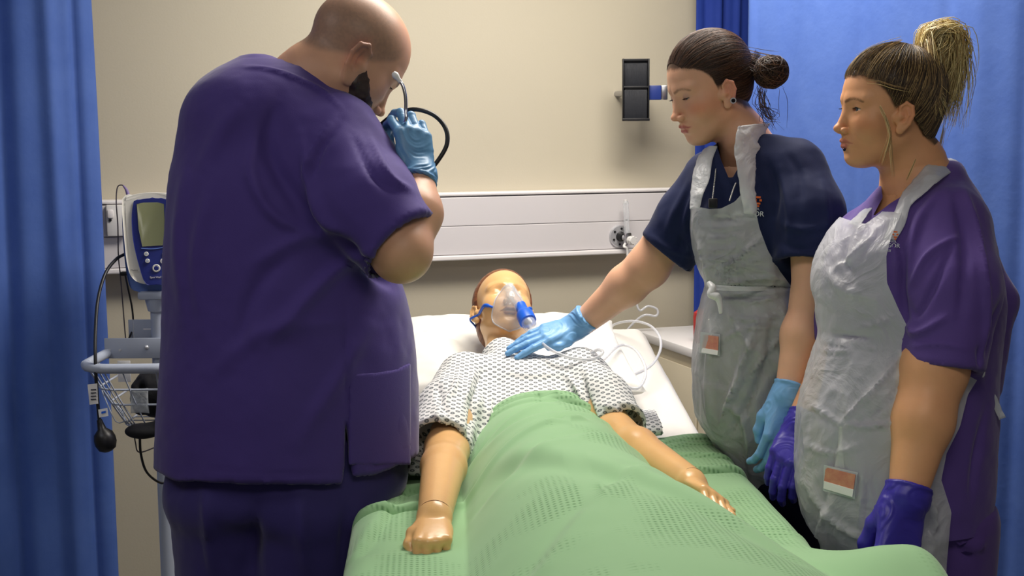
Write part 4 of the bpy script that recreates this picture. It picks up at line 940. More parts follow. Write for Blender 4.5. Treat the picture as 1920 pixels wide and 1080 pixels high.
Cb = np.tile(np.array(lin((60, 45, 38))[:3]), (len(V), 1)) * (1 + 0.35 * vn(q, (420, 130, 130)))[:, None]
o = mesh_obj('beard', V, Q, M_hair, man, colors=Cb); o['label'] = 'short dark brown beard'
# tunic
CUF = P(744, 455, 2.25); cn = nrm(P(800, 510, 2.22) - P(738, 448, 2.25))
def man_tunic(p):
    d = RM(p)
    d = smin(d, el(p, P(478, 215, 2.40), (0.13, 0.13, 0.09)), 0.05)
    s_ = sleeve(p, [P(612, 285, 2.36), P(690, 385, 2.28), CUF + cn * 0.03], [0.098, 0.086, 0.078], (CUF + cn * 0.012, cn), 0.03)
    s2 = rc(p, P(648, 250, 2.36), P(752, 350, 2.33), 0.062, 0.028)
    d = smin(smin(d, s_, 0.035), s2, 0.03)
    # side slit and hem
    x, y = project(p); hem = np.interp(x, [290, 330, 640, 651, 654, 700, 785], [880, 903, 906, 893, 892, 888, 851])
    d = smax(d, (y - hem) * np.float32(2.42 / FPX), 0.003)
    w = np.clip((y - 775) / 120, 0, 1) * 11; xs = np.interp(y, [775, 900], [647, 653]); sl = (np.abs(x - xs) - w) * np.float32(2.3 / FPX); slit = np.maximum(np.maximum(sl, (775 - y) * 0.001), (p[:, 1] - P(650, 830, 2.32)[1]))
    d = smax(d, -slit, 0.003)
    inner = RM(p, -0.012); d = smax(d, -np.maximum(inner, (800 - y) * 0.001), 0.003)
    return d
mf = [([(455, 190), (420, 240), (375, 330)], 22, 0.006), ([(520, 180), (500, 260), (530, 340), (600, 430)], 18, -0.010), ([(560, 250), (600, 400), (640, 440)], 12, 0.010), ([(628, 215), (592, 270), (570, 330), (572, 380)], 3.5, 0.0035), ([(640, 225), (600, 285), (582, 350)], 6, -0.005),
      ([(480, 250), (470, 330), (520, 410), (600, 440)], 12, 0.008), ([(600, 420), (690, 500), (745, 540)], 14, -0.012), ([(720, 470), (640, 500), (560, 580), (500, 650)], 16, 0.010), ([(640, 440), (560, 450), (470, 500)], 16, 0.006),
      ([(690, 250), (730, 330), (775, 360)], 8, 0.006), ([(660, 250), (700, 330), (740, 360)], 7, -0.005), ([(350, 300), (335, 450), (345, 600)], 14, 0.006), ([(400, 330), (370, 480), (380, 620)], 16, 0.005),
      ([(650, 560), (648, 680), (650, 770)], 5, -0.003), ([(700, 590), (640, 700), (560, 830)], 18, 0.006), ([(640, 460), (690, 490), (770, 440)], 4, -0.003), ([(650, 600), (500, 620), (400, 700)], 20, 0.006), ([(380, 880), (500, 889), (640, 889)], 3, -0.0015),
      ([(660, 875), (720, 868), (780, 835)], 3, -0.0015), ([(680, 480), (730, 455), (782, 395)], 3, -0.0015), ([(455, 124), (520, 134), (600, 168), (640, 202)], 4, 0.004), ([(540, 470), (470, 560), (440, 700)], 18, -0.006)]
lo = np.array([RM.v[0].min() - 0.33, P(500, 500, 2.42)[1] - 0.30, P(500, 935, 2.25)[2]]); hi = np.array([P(830, 300, 2.3)[0], P(500, 500, 2.42)[1] + 0.27, P(500, 100, 2.42)[2] + 0.03])
garment('tunic', man_tunic, lo, hi, 0.0065, M_purp, man, mf, noise=0.004, fine=0.0008, seed=2)
g = Geo()
# pocket patch on the tunic side
pk = []
for (x, y) in ((652, 700), (700, 697), (742, 690), (768, 680)):
    pass
def pocket(p):
    x, y = project(p); d = RM(p, 0.004); yt = np.interp(x, [650, 700, 742, 768], [702, 699, 692, 681])
    reg = np.maximum(np.maximum((653 - x), (x - 770)), np.maximum(yt - y, y - 872)) * 0.001; return smax(smax(d, reg, 0.002), -RM(p, -0.004), 0.001)
V, Q = sdf_mesh(pocket, P(640, 880, 2.3) - [0, 0.1, 0.01], P(775, 670, 2.42) + [0.05, 0.02, 0.02], 0.0045); k_ = V[:, 1] < P(700, 700, 2.44)[1]
mesh_obj('pocket', V, Q, M_purp, man)
def man_leg(p):
    x0 = P(440, 1000, 2.40); x1 = P(585, 1000, 2.36); gd = lambda a, z, dx=0: np.array([a[0] + dx, a[1], z])
    a = rc(p, gd(x0, 0.85), gd(x0, 0.1, 0.03), 0.115, 0.085); b = rc(p, gd(x1, 0.85), gd(x1, 0.1, -0.01), 0.112, 0.085); t_ = RM(p, -0.022)
    return smax(smin(smin(a, b, 0.03), smax(t_, P(500, 860, 2.4)[2] - 0.08 - p[:, 2], 0.04), 0.05), p[:, 2] - P(500, 800, 2.4)[2], 0.01)
c_ = P(500, 1000, 2.4)
garment('trousers', man_leg, (c_[0] - 0.33, c_[1] - 0.28, 0.06), (c_[0] + 0.33, c_[1] + 0.28, P(500, 790, 2.4)[2]), 0.009, M_purpd, man, [([(385, 920), (400, 1080)], 12, 0.008), ([(480, 930), (470, 1080)], 16, -0.008), ([(560, 930), (575, 1080)], 14, 0.008), ([(650, 940), (640, 1080)], 10, -0.006)], noise=0.007, seed=4)
ft = [np.array([P(440, 1000, 2.4)[0] + 0.03, c_[1], 0]), np.array([P(585, 1000, 2.36)[0] - 0.01, c_[1] - 0.03, 0])]; shoes(ft, (0.8, 0.5), M_shoe, man)
# gloved hand
hy = nrm(P(772, 232, 2.34) - WR)
HH = Hand(WR + hy * 0.008, hy, (0.45, -0.9, 0.1), side=-1, sc=0.97, curls=[(0.75, 0.95, 0.35), (0.55, 0.8, 0.3), (0.5, 0.9, 0.4), (0.5, 1.0, 0.5)], spread=0.02, thumb=[(0.018, 0.018, -0.006), (0.036, 0.05, -0.022), (0.036, 0.082, -0.040), (0.022, 0.104, -0.050)])
glove('glove', HH, EL_ - WR + np.array([0, 0, 0]), 0.033, 0.010, M_gloveb, man, seed=3, flare=1.02)
# stethoscope
M_blkrub = mat('black_rubber', (24, 24, 27), 0.4); M_metal = mat('polished_steel', (200, 202, 208), 0.18, metal=1.0)
GP = HH.wor((0.018, 0.108, -0.032))
st = thing('stethoscope', k2w(GP), 'stethoscope with black tubing loop and bent metal ear tube in the man\'s gloved hand', 'stethoscope')
D_ = 2.33
tube_obj('ear_tube', [GP, P(760, 228, D_), P(761, 205, D_), P(760, 180, D_), P(755, 160, D_), P(748, 150, D_)], 0.0032, M_metal, st, n=12)
g = Geo(); a_, b_ = P(750, 152, D_), P(738, 137, D_); g.lathe(a_, b_ - a_, [(0, -0.002), (0.004, -0.002), (0.0042, 0.006), (0.006, 0.010), (0.0065, 0.015), (0.004, 0.0195), (0, 0.0205)], 20); g.build('ear_tip', M_white, st)
tube_obj('tubing', [P(700, 252, 2.46), P(712, 236, 2.44), P(738, 216, 2.42), P(775, 205, 2.40), P(812, 215, 2.38), P(835, 240, 2.37), P(838, 270, 2.36), P(822, 300, 2.35), P(800, 326, 2.34), P(790, 336, 2.345), P(775, 330, 2.35), GP], 0.0042, M_blkrub, st, n=12)
def hl1(q):
    ax = np.abs(q[:, 0]); H_ = np.interp(q[:, 1], [-0.12, -0.075, -0.045, -0.026, -0.012, 0.004, 0.014, 0.022, 0.036, 0.050, 0.075, 0.10], [-0.075, -0.075, -0.060, -0.045, 0.004, 0.008, 0.000, 0.028, 0.052, 0.062, 0.070, 0.074])
    return (H_ + 0.003 * vn(q, 90) - q[:, 2]) * 0.8
def hl2(q):
    H_ = np.interp(q[:, 1], [-0.12, -0.085, -0.055, -0.032, -0.016, 0.002, 0.014, 0.028, 0.042, 0.058, 0.075, 0.10], [-0.080, -0.078, -0.050, -0.020, 0.010, 0.012, 0.004, 0.030, 0.050, 0.064, 0.070, 0.074])
    H_ = H_ - 0.034 * np.exp(-(q[:, 0] / 0.022) ** 2) * (q[:, 1] < -0.03)
    return (H_ + 0.003 * vn(q, 90) - q[:, 2]) * 0.8
# ------------------------------------------------------------------ dark-haired nurse in navy
M_navy = cloth('navy_scrubs', (24, 33, 70)); M_navyd = cloth('navy_trousers', (18, 22, 46))
for _m in (M_navy, M_navyd): _m.node_tree.nodes['Principled BSDF'].inputs['Sheen Weight'].default_value = 0.08
D1 = 2.66
p0 = P(1440, 900, 2.72); n1 = thing('person', k2w([p0[0], p0[1], 0]), 'dark-haired nurse with a bun in navy scrubs and clear apron, reaching onto the manikin', 'person')
H1 = Head(P(1328, 164, 2.64), (-0.88, -0.34, -0.32), (-0.2, -0.05, 0.98), sc=0.90, lid=(-0.12, -0.42), gaze=(0, 0.8, -0.6), mouth=0.0016, slim=0.98, smile=0.0030)
RN = Loft([(250, 1392, 1452, 2.62, 0.05), (268, 1345, 1490, 2.63, 0.075), (295, 1315, 1525, 2.64, 0.095), (340, 1302, 1535, 2.65, 0.108), (400, 1298, 1525, 2.66, 0.115), (450, 1302, 1508, 2.67, 0.118), (500, 1315, 1498, 2.68, 0.115),
           (545, 1328, 1490, 2.69, 0.108), (600, 1318, 1500, 2.70, 0.118), (680, 1312, 1515, 2.72, 0.125), (760, 1318, 1530, 2.74, 0.128), (850, 1350, 1545, 2.76, 0.125), (960, 1375, 1550, 2.76, 0.12), (1000, 1378, 1550, 2.76, 0.12)])
S1n = P(1520, 330, 2.55); E1n = P(1522, 560, 2.53); W1n = P(1480, 728, 2.50)
S1f = P(1318, 345, 2.74); E1f = P(1215, 500, 2.80); W1f = P(1092, 607, 2.875)
def n1_neck(p):
    d = smin(H1.skin(p), path(p, [H1.wor((0, -0.028, -0.055)), P(1393, 258, 2.655), P(1410, 300, 2.67)], [0.043, 0.046, 0.072], 0.03), 0.022); return d
def n1_body(p):
    d = smin(smin(RN(p, -0.022), n1_neck(p), 0.03), path(p, [S1n * 0.5 + E1n * 0.5, E1n, E1n * 0.6 + W1n * 0.4 + np.array([-0.002, 0, 0]), W1n], [0.042, 0.038, 0.0385, 0.027], 0.02), 0.02)
    return smin(d, path(p, [S1f * 0.5 + E1f * 0.5, E1f, E1f * 0.68 + W1f * 0.32, W1f], [0.048, 0.045, 0.043, 0.028], 0.02), 0.02)
def n1_col(V): return H1.colours(V, (228, 176, 144), (186, 92, 92), (110, 76, 54), blush=(222, 112, 76), ear=(216, 134, 110), browth=0.6, lid=(186, 150, 138), hl=hl1, hcol=(44, 32, 26))
zc1 = H1.c[2] - 0.165
skin_join('body', n1_neck, (H1.c - [0.15, 0.15, 0.17], H1.c + [0.15, 0.15, 0.14]), n1_body, [bx(S1f, E1f, W1f, pad=0.065), bx(S1n, E1n, W1n, pad=0.065), (P(1320, 420, 2.66) - [0.0, 0.15, 0.0], np.array([P(1520, 420, 2.6)[0], P(1400, 300, 2.8)[1], zc1 + 0.004]))], n1_col, n1, hf=0.0018)
H1.eyes_obj(n1, (95, 110, 110))
# hair
def mkcap(H, hl, th, extra=None):
    def cap(q):
        d = el(q, (0, -0.016, 0.038), (0.0745 * H.slim + th, 0.096 + th, 0.084 + th)); d = smin(d, el(q, (0, -0.055, -0.010), (0.052 + th * 0.5, 0.042 + th * 0.5, 0.062)), 0.03)
        if extra: d = extra(q, d)
        return d
    return cap
def hair_cap(H, cap, hl, parent, root, cols, seed, h=0.003, groove=0.0016, tint=None, tp_=0.0085):
    def f(p): q = H.loc(p); g_ = hl(q); return smax(cap(q) + tp_ * np.exp(np.minimum(g_, 0) / 0.012), g_, 0.004) * H.sc
    V, Q = sdf_mesh(f, H.c - 0.16, H.c + 0.16, h); N_ = grad(f, V); q = H.loc(V.astype(np.float32)); C0 = np.array([0, -0.01, 0.03]); a = nrm(np.array(root) - C0); t = nrm(np.cross(a, [1, 0.01, 0])); b = np.cross(a, t)
    v = q - C0; ph = np.arctan2(v @ b, v @ t); th = np.arccos(np.clip((v @ a) / np.linalg.norm(v, axis=1), -1, 1)); u = np.stack([np.cos(ph) * 14, np.sin(ph) * 14, th * 1.2 + seed], -1)
    n_ = vn(u, 1.0) * 0.6 + vn(u, 2.7) * 0.4; V = V + N_ * (groove * n_)[:, None]
    c0, c1 = np.array(lin(cols[0])[:3]), np.array(lin(cols[1])[:3]); w = np.clip(0.5 + 0.6 * vn(u, 2.0) + 0.3 * vn(u, 6), 0, 1)[:, None]; C = c0 * (1 - w) + c1 * w
    if tint is not None: C = tint(q, C)
    return mesh_obj('hair', V, Q, M_hair, parent, colors=C)
root1 = (0.0, -0.115, 0.028); cap1 = mkcap(H1, hl1, 0.0065)
cols1 = [(44, 30, 24), (80, 55, 40), (110, 78, 56), (60, 42, 32)]
h1 = hair_cap(H1, cap1, hl1, n1, root1, [(40, 27, 21), (88, 60, 43)], 1)
V, F, C = meridians(H1, cap1, root1, lambda q: hl1(q) - 0.004, 1800, 3, cols1, lift=(0.0002, 0.002), rad=0.0005); mesh_obj('hair_strands', V, F, M_hair, h1, colors=C)['kind'] = 'stuff'
# bun
BC1 = H1.wor(H1.loc(P(1447, 134, 2.585)[None])[0] * [0, 1, 1] + [0.0, 0, 0]); BC1 = P(1446, 135, 2.585)
rs = np.random.RandomState(5); lines = []
for i in range(600):
    ax_ = nrm(rs.normal(0, 1, 3) + np.array([0.2, -1.2, 0.3])); t_ = nrm(np.cross(ax_, rs.normal(0, 1, 3))); b_ = np.cross(ax_, t_); r_ = rs.uniform(0.78, 1.03) * 0.0325; a0 = rs.rand() * 6; sp = rs.uniform(2.0, 4.5); off_ = ax_ * rs.uniform(-0.012, 0.012)
    lines.append([BC1 + off_ + (t_ * cos(a0 + k) + b_ * sin(a0 + k)) * r_ * (1 - 0.25 * (k / sp - .5) ** 2) * np.array([1.05, 1, 1.0]) for k in np.linspace(0, sp, 9)])
rt = H1.wor(np.array(root1))
for i in range(140):
    o = rs.normal(0, 0.011, 3); lines.append([rt + o * 0.9 - nrm(BC1 - rt) * 0.012, rt * 0.5 + BC1 * 0.5 + o * 1.2, BC1 + o * 1.5])
V, F, C = strands(lines, 0.0007, [(38, 26, 22), (70, 48, 34), (104, 74, 52), (52, 36, 28)], 6); bun = mesh_obj('hair_bun', V, F, M_hair, n1, colors=C)
g = Geo(); g.sphere(BC1, 0.029, 24, (1.05, 1, 1)); V0 = np.concatenate(g.V); mesh_obj('bun_core', V0, g.F, mat('hair_core', (30, 21, 18), 0.6), bun)
lines = []
for i in range(34):
    s0 = P(1425 + rs.normal(0, 6), 165 + rs.normal(0, 5), 2.58); lines.append([s0, P(1428 + rs.normal(0, 7), 195, 2.575), P(1440 + rs.normal(0, 9), 215 + rs.normal(0, 8), 2.57), P(1452 + rs.normal(0, 8), 228 + rs.normal(0, 10), 2.57)])
lines.append([P(1468, 165, 2.57), P(1476, 185, 2.57), P(1477, 210, 2.57), P(1475, 240, 2.57)]); lines.append([P(1462, 168, 2.57), P(1460, 195, 2.57), P(1462, 220, 2.57)])
lines.append([P(1408, 108, 2.58), P(1414, 98, 2.58), P(1418, 92, 2.58)])
for k in range(8): lines.append([P(1412 + k, 112, 2.58), P(1415 + k * 1.5, 102, 2.58), P(1416 + k, 92 + k, 2.58)])
V, F, C = strands(lines, 0.0006, cols1, 8); mesh_obj('loose_hair', V, F, M_hair, h1, colors=C)['kind'] = 'stuff'
# stud
e_ = H1.wor(np.array([-0.0835, -0.004, -0.0375])); g = Geo(); g.sphere(e_ + np.array([0, -0.004, 0]), 0.0042, 12); g.build('ear_stud', mat('dark_stud', (30, 28, 34), 0.15, metal=0.8), n1)
g = Geo(); g.lathe(e_ + np.array([0, -0.003, 0]), (-0.2, -1, 0), [(0.004, 0), (0.006, 0), (0.0062, 0.002), (0.004, 0.002)], 20); g.build('stud_rim', M_chrome, n1)
# navy tunic
C1n = P(1509, 492, 2.53); c1n = nrm(P(1507, 540, 2.52) - P(1512, 440, 2.54)); C1f = P(1251, 476, 2.77); c1f = nrm(P(1200, 530, 2.78) - P(1262, 455, 2.76))
def n1_tun(p):
    d = RN(p)
    d = smin(d, sleeve(p, [P(1492, 318, 2.58), P(1518, 400, 2.54), C1n + c1n * 0.03], [0.062, 0.064, 0.060], (C1n, c1n), 0.03), 0.035)
    d = smin(d, sleeve(p, [P(1330, 335, 2.72), P(1290, 410, 2.75), C1f + c1f * 0.03], [0.058, 0.064, 0.066], (C1f, c1f), 0.03), 0.03)
    return smax(d, P(1440, 985, 2.7)[2] - p[:, 2], 0.01)
def n1_cut(V, N_):
    x, y = project(V); vd = V - np.array([0, 0, CAMZ]); fc = (vd * N_).sum(1) < 0.0
    g_ = polyd(x, y, [(1338, 240), (1345, 275), (1352, 300), (1366, 333), (1374, 333), (1392, 300), (1420, 250), (1400, 230)]) * 0.001
    top_ = (P(1400, 262, 2.64)[2] - V[:, 2]); inn = np.linalg.norm(V[:, :2] - P(1405, 270, 2.64)[:2], axis=1) - 0.045
    g2 = np.maximum(-top_, inn) ; return np.where(fc, -g_, -1.0)
f1 = [([(1300, 330), (1265, 400), (1250, 440)], 9, 0.005), ([(1330, 360), (1290, 430), (1270, 480)], 10, -0.006), ([(1305, 350), (1285, 420), (1290, 480)], 6, 0.005), ([(1470, 280), (1500, 330), (1500, 400)], 9, -0.003), ([(1460, 300), (1480, 400), (1478, 470)], 7, 0.004), ([(1540, 330), (1550, 400), (1545, 460)], 9, 0.004),
      ([(1468, 420), (1510, 430), (1560, 415)], 8, 0.005), ([(1465, 455), (1510, 468), (1565, 450)], 7, -0.004), ([(1440, 300), (1455, 360), (1450, 420)], 8, -0.005), ([(1215, 440), (1260, 470), (1300, 480)], 6, 0.003), ([(1362, 310), (1372, 338), (1390, 345)], 3, 0.002)]
lo = np.array([P(1190, 500, 2.8)[0], 2.35, P(1440, 990, 2.6)[2]]); hi = np.array([P(1600, 400, 2.5)[0], 2.97, P(1400, 240, 2.6)[2]])
garment('tunic', n1_tun, lo, hi, 0.0055, M_navy, n1, f1, noise=0.0035, cut=n1_cut, seed=7)
x0 = P(1420, 900, 2.76); x1 = P(1495, 900, 2.68)
ft = [np.array([x0[0] - 0.0, x0[1], 0]), np.array([x1[0] + 0.03, x1[1] - 0.02, 0])]
legs('trousers', [np.array([x0[0], x0[1], 0.80]), np.array([x1[0], x1[1], 0.80])], [np.array([ft[0][0], ft[0][1], 0.10]), np.array([ft[1][0], ft[1][1], 0.10])], 0.095, 0.07, M_navyd, n1, top=0.86); shoes(ft, (-0.8, -0.4), M_shoe, n1)
# gloves
yd = nrm(P(940, 652, 2.81) - W1f)
G1 = Hand(W1f + yd * 0.012, yd, (0.05, -0.42, 0.9), side=-1, sc=0.93, curls=[(0.10, 0.12, 0.08), (0.06, 0.10, 0.08), (0.10, 0.14, 0.1), (0.16, 0.2, 0.12)], spread=0.05, thumb=[(0.018, 0.020, -0.006), (0.036, 0.046, -0.010), (0.043, 0.072, -0.012), (0.036, 0.094, -0.012)])
glove('glove', G1, E1f - W1f, 0.030, 0.030, M_glove, n1, seed=1)
yd = nrm(P(1460, 850, 2.47) - W1n)
G2 = Hand(W1n + yd * 0.012, yd, (0.15, -0.97, 0.1), side=1, sc=1.0, curls=[(0.6, 0.6, 0.3), (0.55, 0.6, 0.3), (0.6, 0.6, 0.3), (0.7, 0.6, 0.3)], spread=0.025, thumb=[(0.018, 0.020, -0.008), (0.034, 0.050, -0.022), (0.034, 0.076, -0.036), (0.026, 0.094, -0.046)])
glove('glove', G2, E1n - W1n, 0.030, 0.022, M_glove, n1, seed=2)

# apron
RA = Loft([(330, 1294, 1540, 2.64, 0.122), (400, 1293, 1532, 2.66, 0.128), (450, 1297, 1512, 2.67, 0.130), (500, 1309, 1501, 2.68, 0.126), (538, 1322, 1492, 2.69, 0.118), (560, 1318, 1500, 2.69, 0.122), (620, 1309, 1512, 2.70, 0.134), (700, 1305, 1526, 2.72, 0.145),
           (780, 1312, 1545, 2.74, 0.152), (850, 1344, 1562, 2.76, 0.15), (930, 1382, 1590, 2.77, 0.15), (1100, 1400, 1600, 2.77, 0.145), (1150, 1400, 1600, 2.77, 0.145)])
def apron(name, f, lo, hi, poly, fwd, centre, parent, folds, h=0.0065, zb=0.42, back=-0.03, seed=0, amp=0.0055, k=1.3):
    folds = [(a, w * 0.8, b * k) for a, w, b in folds]
    V, Q = sdf_mesh(f, lo, hi, h); N_ = grad(f, V, h); n_ = fbm(V, (9, 9, 5), 4, seed); V = V + N_ * ((1 - np.abs(n_) * 1.8) * amp + (1 - np.abs(fbm(V, (26, 26, 16), 3, seed + 5)) * 2) * 0.0022)[:, None]
    V = pxfold(V, N_, folds); T = tri(Q); N2 = vnormals(V, T); x, y = project(V); vd = V - np.array([0, 0, CAMZ]); fc = (vd * N2).sum(1) < 0
    g1 = polyd(x, y, poly) * 0.001; fw = nrm(list(fwd) + [0]); g2 = back - (V - centre) @ fw; bibz = P(1400, poly[0][1], 2.66)[2]; g3 = np.maximum(g2, V[:, 2] - bibz + 0.02)
    V, T = clip(V, T, np.where(fc, g1, g3)); o = mesh_obj(name, V, T, M_apron, parent); return o
poly1 = [(1280, 383), (1300, 386), (1330, 392), (1352, 391), (1378, 378), (1392, 362), (1410, 352), (1418, 400), (1424, 428), (1440, 470), (1462, 508), (1483, 536), (1489, 545), (1500, 600), (1560, 700), (1640, 900), (1640, 1070), (1560, 1020), (1524, 992), (1490, 968), (1462, 958), (1420, 930), (1385, 905), (1360, 884), (1346, 860), (1330, 850), (1200, 845), (1200, 383)]
af1 = [([(1318, 405), (1360, 412), (1395, 402)], 3, -0.003), ([(1315, 480), (1350, 486), (1385, 478)], 3, 0.004), ([(1322, 500), (1360, 498), (1410, 470)], 3, 0.004), ([(1335, 525), (1400, 470), (1430, 440)], 4, 0.005), ([(1400, 500), (1440, 510), (1475, 530)], 3.5, 0.004), ([(1345, 590), (1420, 600), (1470, 585)], 4, 0.004), ([(1350, 640), (1400, 615), (1460, 612)], 4, 0.004), ([(1480, 600), (1440, 660), (1390, 720)], 5, 0.006), ([(1328, 538), (1400, 541), (1488, 540)], 3.0, -0.009), ([(1330, 549), (1400, 552), (1486, 545)], 3.0, 0.004), ([(1340, 560), (1420, 566), (1470, 548)], 3, 0.005), ([(1335, 545), (1330, 500), (1310, 450)], 8, 0.006), ([(1340, 530), (1390, 500), (1440, 480)], 5, 0.004), ([(1345, 535), (1420, 520), (1470, 525)], 4, 0.004),
       ([(1420, 600), (1395, 680), (1365, 760)], 8, 0.010), ([(1450, 600), (1430, 700), (1360, 830)], 8, -0.008), ([(1400, 690), (1375, 740), (1350, 800)], 5, 0.008), ([(1340, 600), (1330, 700), (1330, 800)], 9, 0.005), ([(1350, 818), (1420, 822), (1500, 832)], 3, 0.003), ([(1310, 420), (1350, 428), (1400, 420)], 4, 0.003), ([(1305, 440), (1350, 447), (1400, 438)], 4, 0.003), ([(1306, 465), (1350, 470), (1400, 462)], 4, 0.003),
       ([(1470, 570), (1465, 650), (1450, 720)], 8, 0.006), ([(1360, 570), (1400, 640), (1420, 660)], 7, 0.005), ([(1370, 760), (1400, 800), (1410, 900)], 9, 0.007)]
lo = np.array([P(1270, 400, 2.6)[0], 2.40, 0.50]); hi = np.array([P(1620, 900, 2.5)[0], 2.97, P(1400, 325, 2.6)[2]])
ap1 = apron('apron', RA, lo, hi, poly1, (-0.75, -0.66), P(1410, 500, 2.68), n1, af1, seed=3, amp=0.007, k=1.7); ap1['label'] = 'thin translucent white plastic apron tied at the waist'
ribbon('apron_strap', [(P(1345, 274, 2.60), P(1318, 282, 2.62)), (P(1336, 300, 2.585), P(1305, 305, 2.60)), (P(1330, 335, 2.555), P(1297, 340, 2.575)), (P(1318, 366, 2.54), P(1294, 370, 2.555)), (P(1312, 392, 2.535), P(1294, 392, 2.545))], M_apron, ap1, 0.0015, seed=1, bow=0.004)
ribbon('apron_strap', [(P(1443, 231, 2.60), P(1385, 236, 2.53)), (P(1436, 250, 2.585), P(1380, 258, 2.52)), (P(1426, 280, 2.56), P(1378, 290, 2.515)), (P(1419, 315, 2.545), P(1384, 325, 2.51)), (P(1416, 352, 2.53), P(1388, 362, 2.515)), (P(1421, 400, 2.53), P(1395, 400, 2.53))], M_apron, ap1, 0.003, seed=2, bow=0.006)
ribbon('apron_tie', [(P(1330, 534, 2.585), P(1330, 544, 2.585)), (P(1400, 537, 2.545), P(1400, 546, 2.545)), (P(1488, 536, 2.62), P(1488, 543, 2.62))], M_apron, ap1, 0.0015, seed=3)
M_apt = mat('bunched_polythene', (225, 226, 226), 0.35, bump=0.5, bscale=60)
tube_obj('tie_knot', [P(1329, 530, 2.575), P(1336, 540, 2.565), P(1331, 552, 2.56), P(1343, 556, 2.56), P(1349, 566, 2.56), P(1352, 588, 2.56)], [0.005, 0.008, 0.006, 0.009, 0.006, 0.004], M_apt, ap1, n=10)
# name badge, chain
def card(name, quad, D_, matl, parent, label=None):
    q = [P(x, y, d) for (x, y), d in zip(quad, D_)]; nn = nrm(np.cross(q[1] - q[0], q[3] - q[0])) * 0.0012; V = [a for a in q] + [a + nn for a in q]
    o = mesh_obj(name, V, [[0, 1, 2, 3], [7, 6, 5, 4], [0, 4, 5, 1], [1, 5, 6, 2], [2, 6, 7, 3], [3, 7, 4, 0]], matl, parent, smooth=False); return o
M_pink = mat('badge_print', (196, 120, 104), 0.4, col2=(210, 150, 120), vscale=90); M_badgew = mat('badge_white', (236, 236, 234), 0.4); M_badgeb = mat('badge_blue', (120, 170, 205), 0.4); M_clip = mat('pouch_plastic', (215, 222, 225), 0.2, alpha=0.5)
bd1 = [np.linalg.norm(0) + float((onsurf(lambda p: RA(p), x, y, 2.4, 2.75, 0.0) - [0, 0, CAMZ]) @ _f) - 0.015 for x, y in ((1325, 630), (1346, 640))]
o = card('badge', [(1313, 622), (1350, 627), (1349, 668), (1312, 662)], [bd1[0], bd1[1], bd1[1], bd1[0]], M_clip, n1); o['label'] = 'clear badge pouch with a pink card'
card('badge_card', [(1318, 627), (1347, 631), (1346, 657), (1316, 652)], [bd1[0] - .002, bd1[1] - .002, bd1[1] - .002, bd1[0] - .002], M_pink, o); card('badge_edge', [(1316, 652), (1346, 657), (1345, 666), (1315, 661)], [bd1[0] - .003, bd1[1] - .003, bd1[1] - .003, bd1[0] - .003], M_badgew, o)
tube_obj('badge_clip', [P(1330, 598, bd1[0]), P(1332, 612, bd1[0]), P(1331, 626, bd1[0] - .003)], 0.003, M_white, o)
M_chain = mat('silver_beads', (190, 188, 184), 0.3, metal=0.7)
for pts in ([(1344, 296, 2.60), (1341, 330, 2.57), (1336, 372, 2.535)], [(1386, 330, 2.57), (1376, 352, 2.545), (1368, 376, 2.53)]):
    g = Geo()
    for q in catmull([P(*a) for a in pts], 14): g.sphere(q, 0.0016, 8)
    g.build('bead_chain', M_chain, n1)
g = Geo(); g.box(P(1337, 381, 2.532), (0.018, 0.008, 0.020), 0.003); g.build('chain_fob', M_dark, n1)
# ---- printed lettering on the tunics
def text(name, s, corner, right, up, size, matl, parent, extrude=0.0004, align='LEFT', font=None):
    cu = bpy.data.curves.new(name, 'FONT'); cu.body = s; cu.size = size; cu.extrude = extrude; cu.align_x = align; ob = bpy.data.objects.new(name, cu)
    S.collection.objects.link(ob); dg = bpy.context.evaluated_depsgraph_get(); me = bpy.data.meshes.new_from_object(ob.evaluated_get(dg)); bpy.data.objects.remove(ob)
    V = np.array([v.co[:] for v in me.vertices]); F = [list(p.vertices) for p in me.polygons]; bpy.data.meshes.remove(me)
    r_ = nrm(right); n_ = nrm(np.cross(r_, up)); u_ = np.cross(n_, r_); W_ = np.array(corner) + V[:, :1] * r_ + V[:, 1:2] * u_ + V[:, 2:3] * n_
    return mesh_obj(name, W_, F, matl, parent, smooth=False)
M_print = mat('white_print', (225, 228, 235), 0.6); M_orange = mat('orange_print', (232, 110, 44), 0.6)
def logo(f, x, y, w, Da, Db, parent, txt='BANGOR', sub='UNIVERSITY', pre='PRIFYSGOL'):
    a = onsurf(f, x, y, Da, Db, 0.007); b = onsurf(f, x + w, y + 3, Da, Db, 0.007); r_ = b - a; up = np.array([0, 0, 1.0]); L_ = np.linalg.norm(r_)
    text('logo_text', txt, a, r_, up, L_ / len(txt) * 1.42, M_print, parent)
    text('logo_text', sub, a + nrm(r_) * L_ * 0.12 - up * L_ * 0.17, r_, up, L_ / len(sub) * 1.25, M_print, parent)
    text('logo_text', pre, a + nrm(r_) * L_ * 0.30 + up * L_ * 0.20, r_, up, L_ / len(pre) * 1.0, M_print, parent)
    c = a + r_ * 0.80 + up * L_ * 0.48; r_ = nrm(r_); n_ = nrm(np.cross(r_, up)); s_ = L_ * 0.15
    g = Geo()
    for (u, v, du, dv) in ((0, 0.9, 1.0, 0.42), (-0.55, 0.2, 0.42, 0.5), (0.5, 0.25, 0.5, 0.45), (0, -0.45, 0.9, 0.4), (0.0, -1.0, 0.45, 0.35)):
        R_ = np.stack([r_, n_, np.cross(n_, r_) * -1], 1); g.box(c + r_ * u * s_ + up * v * s_, (du * s_, 0.0008, dv * s_), 0.0002, R=R_)
    g.build('logo_crest', M_orange, parent)
logo(n1_tun, 1375, 403, 58, 2.40, 2.75, n1)

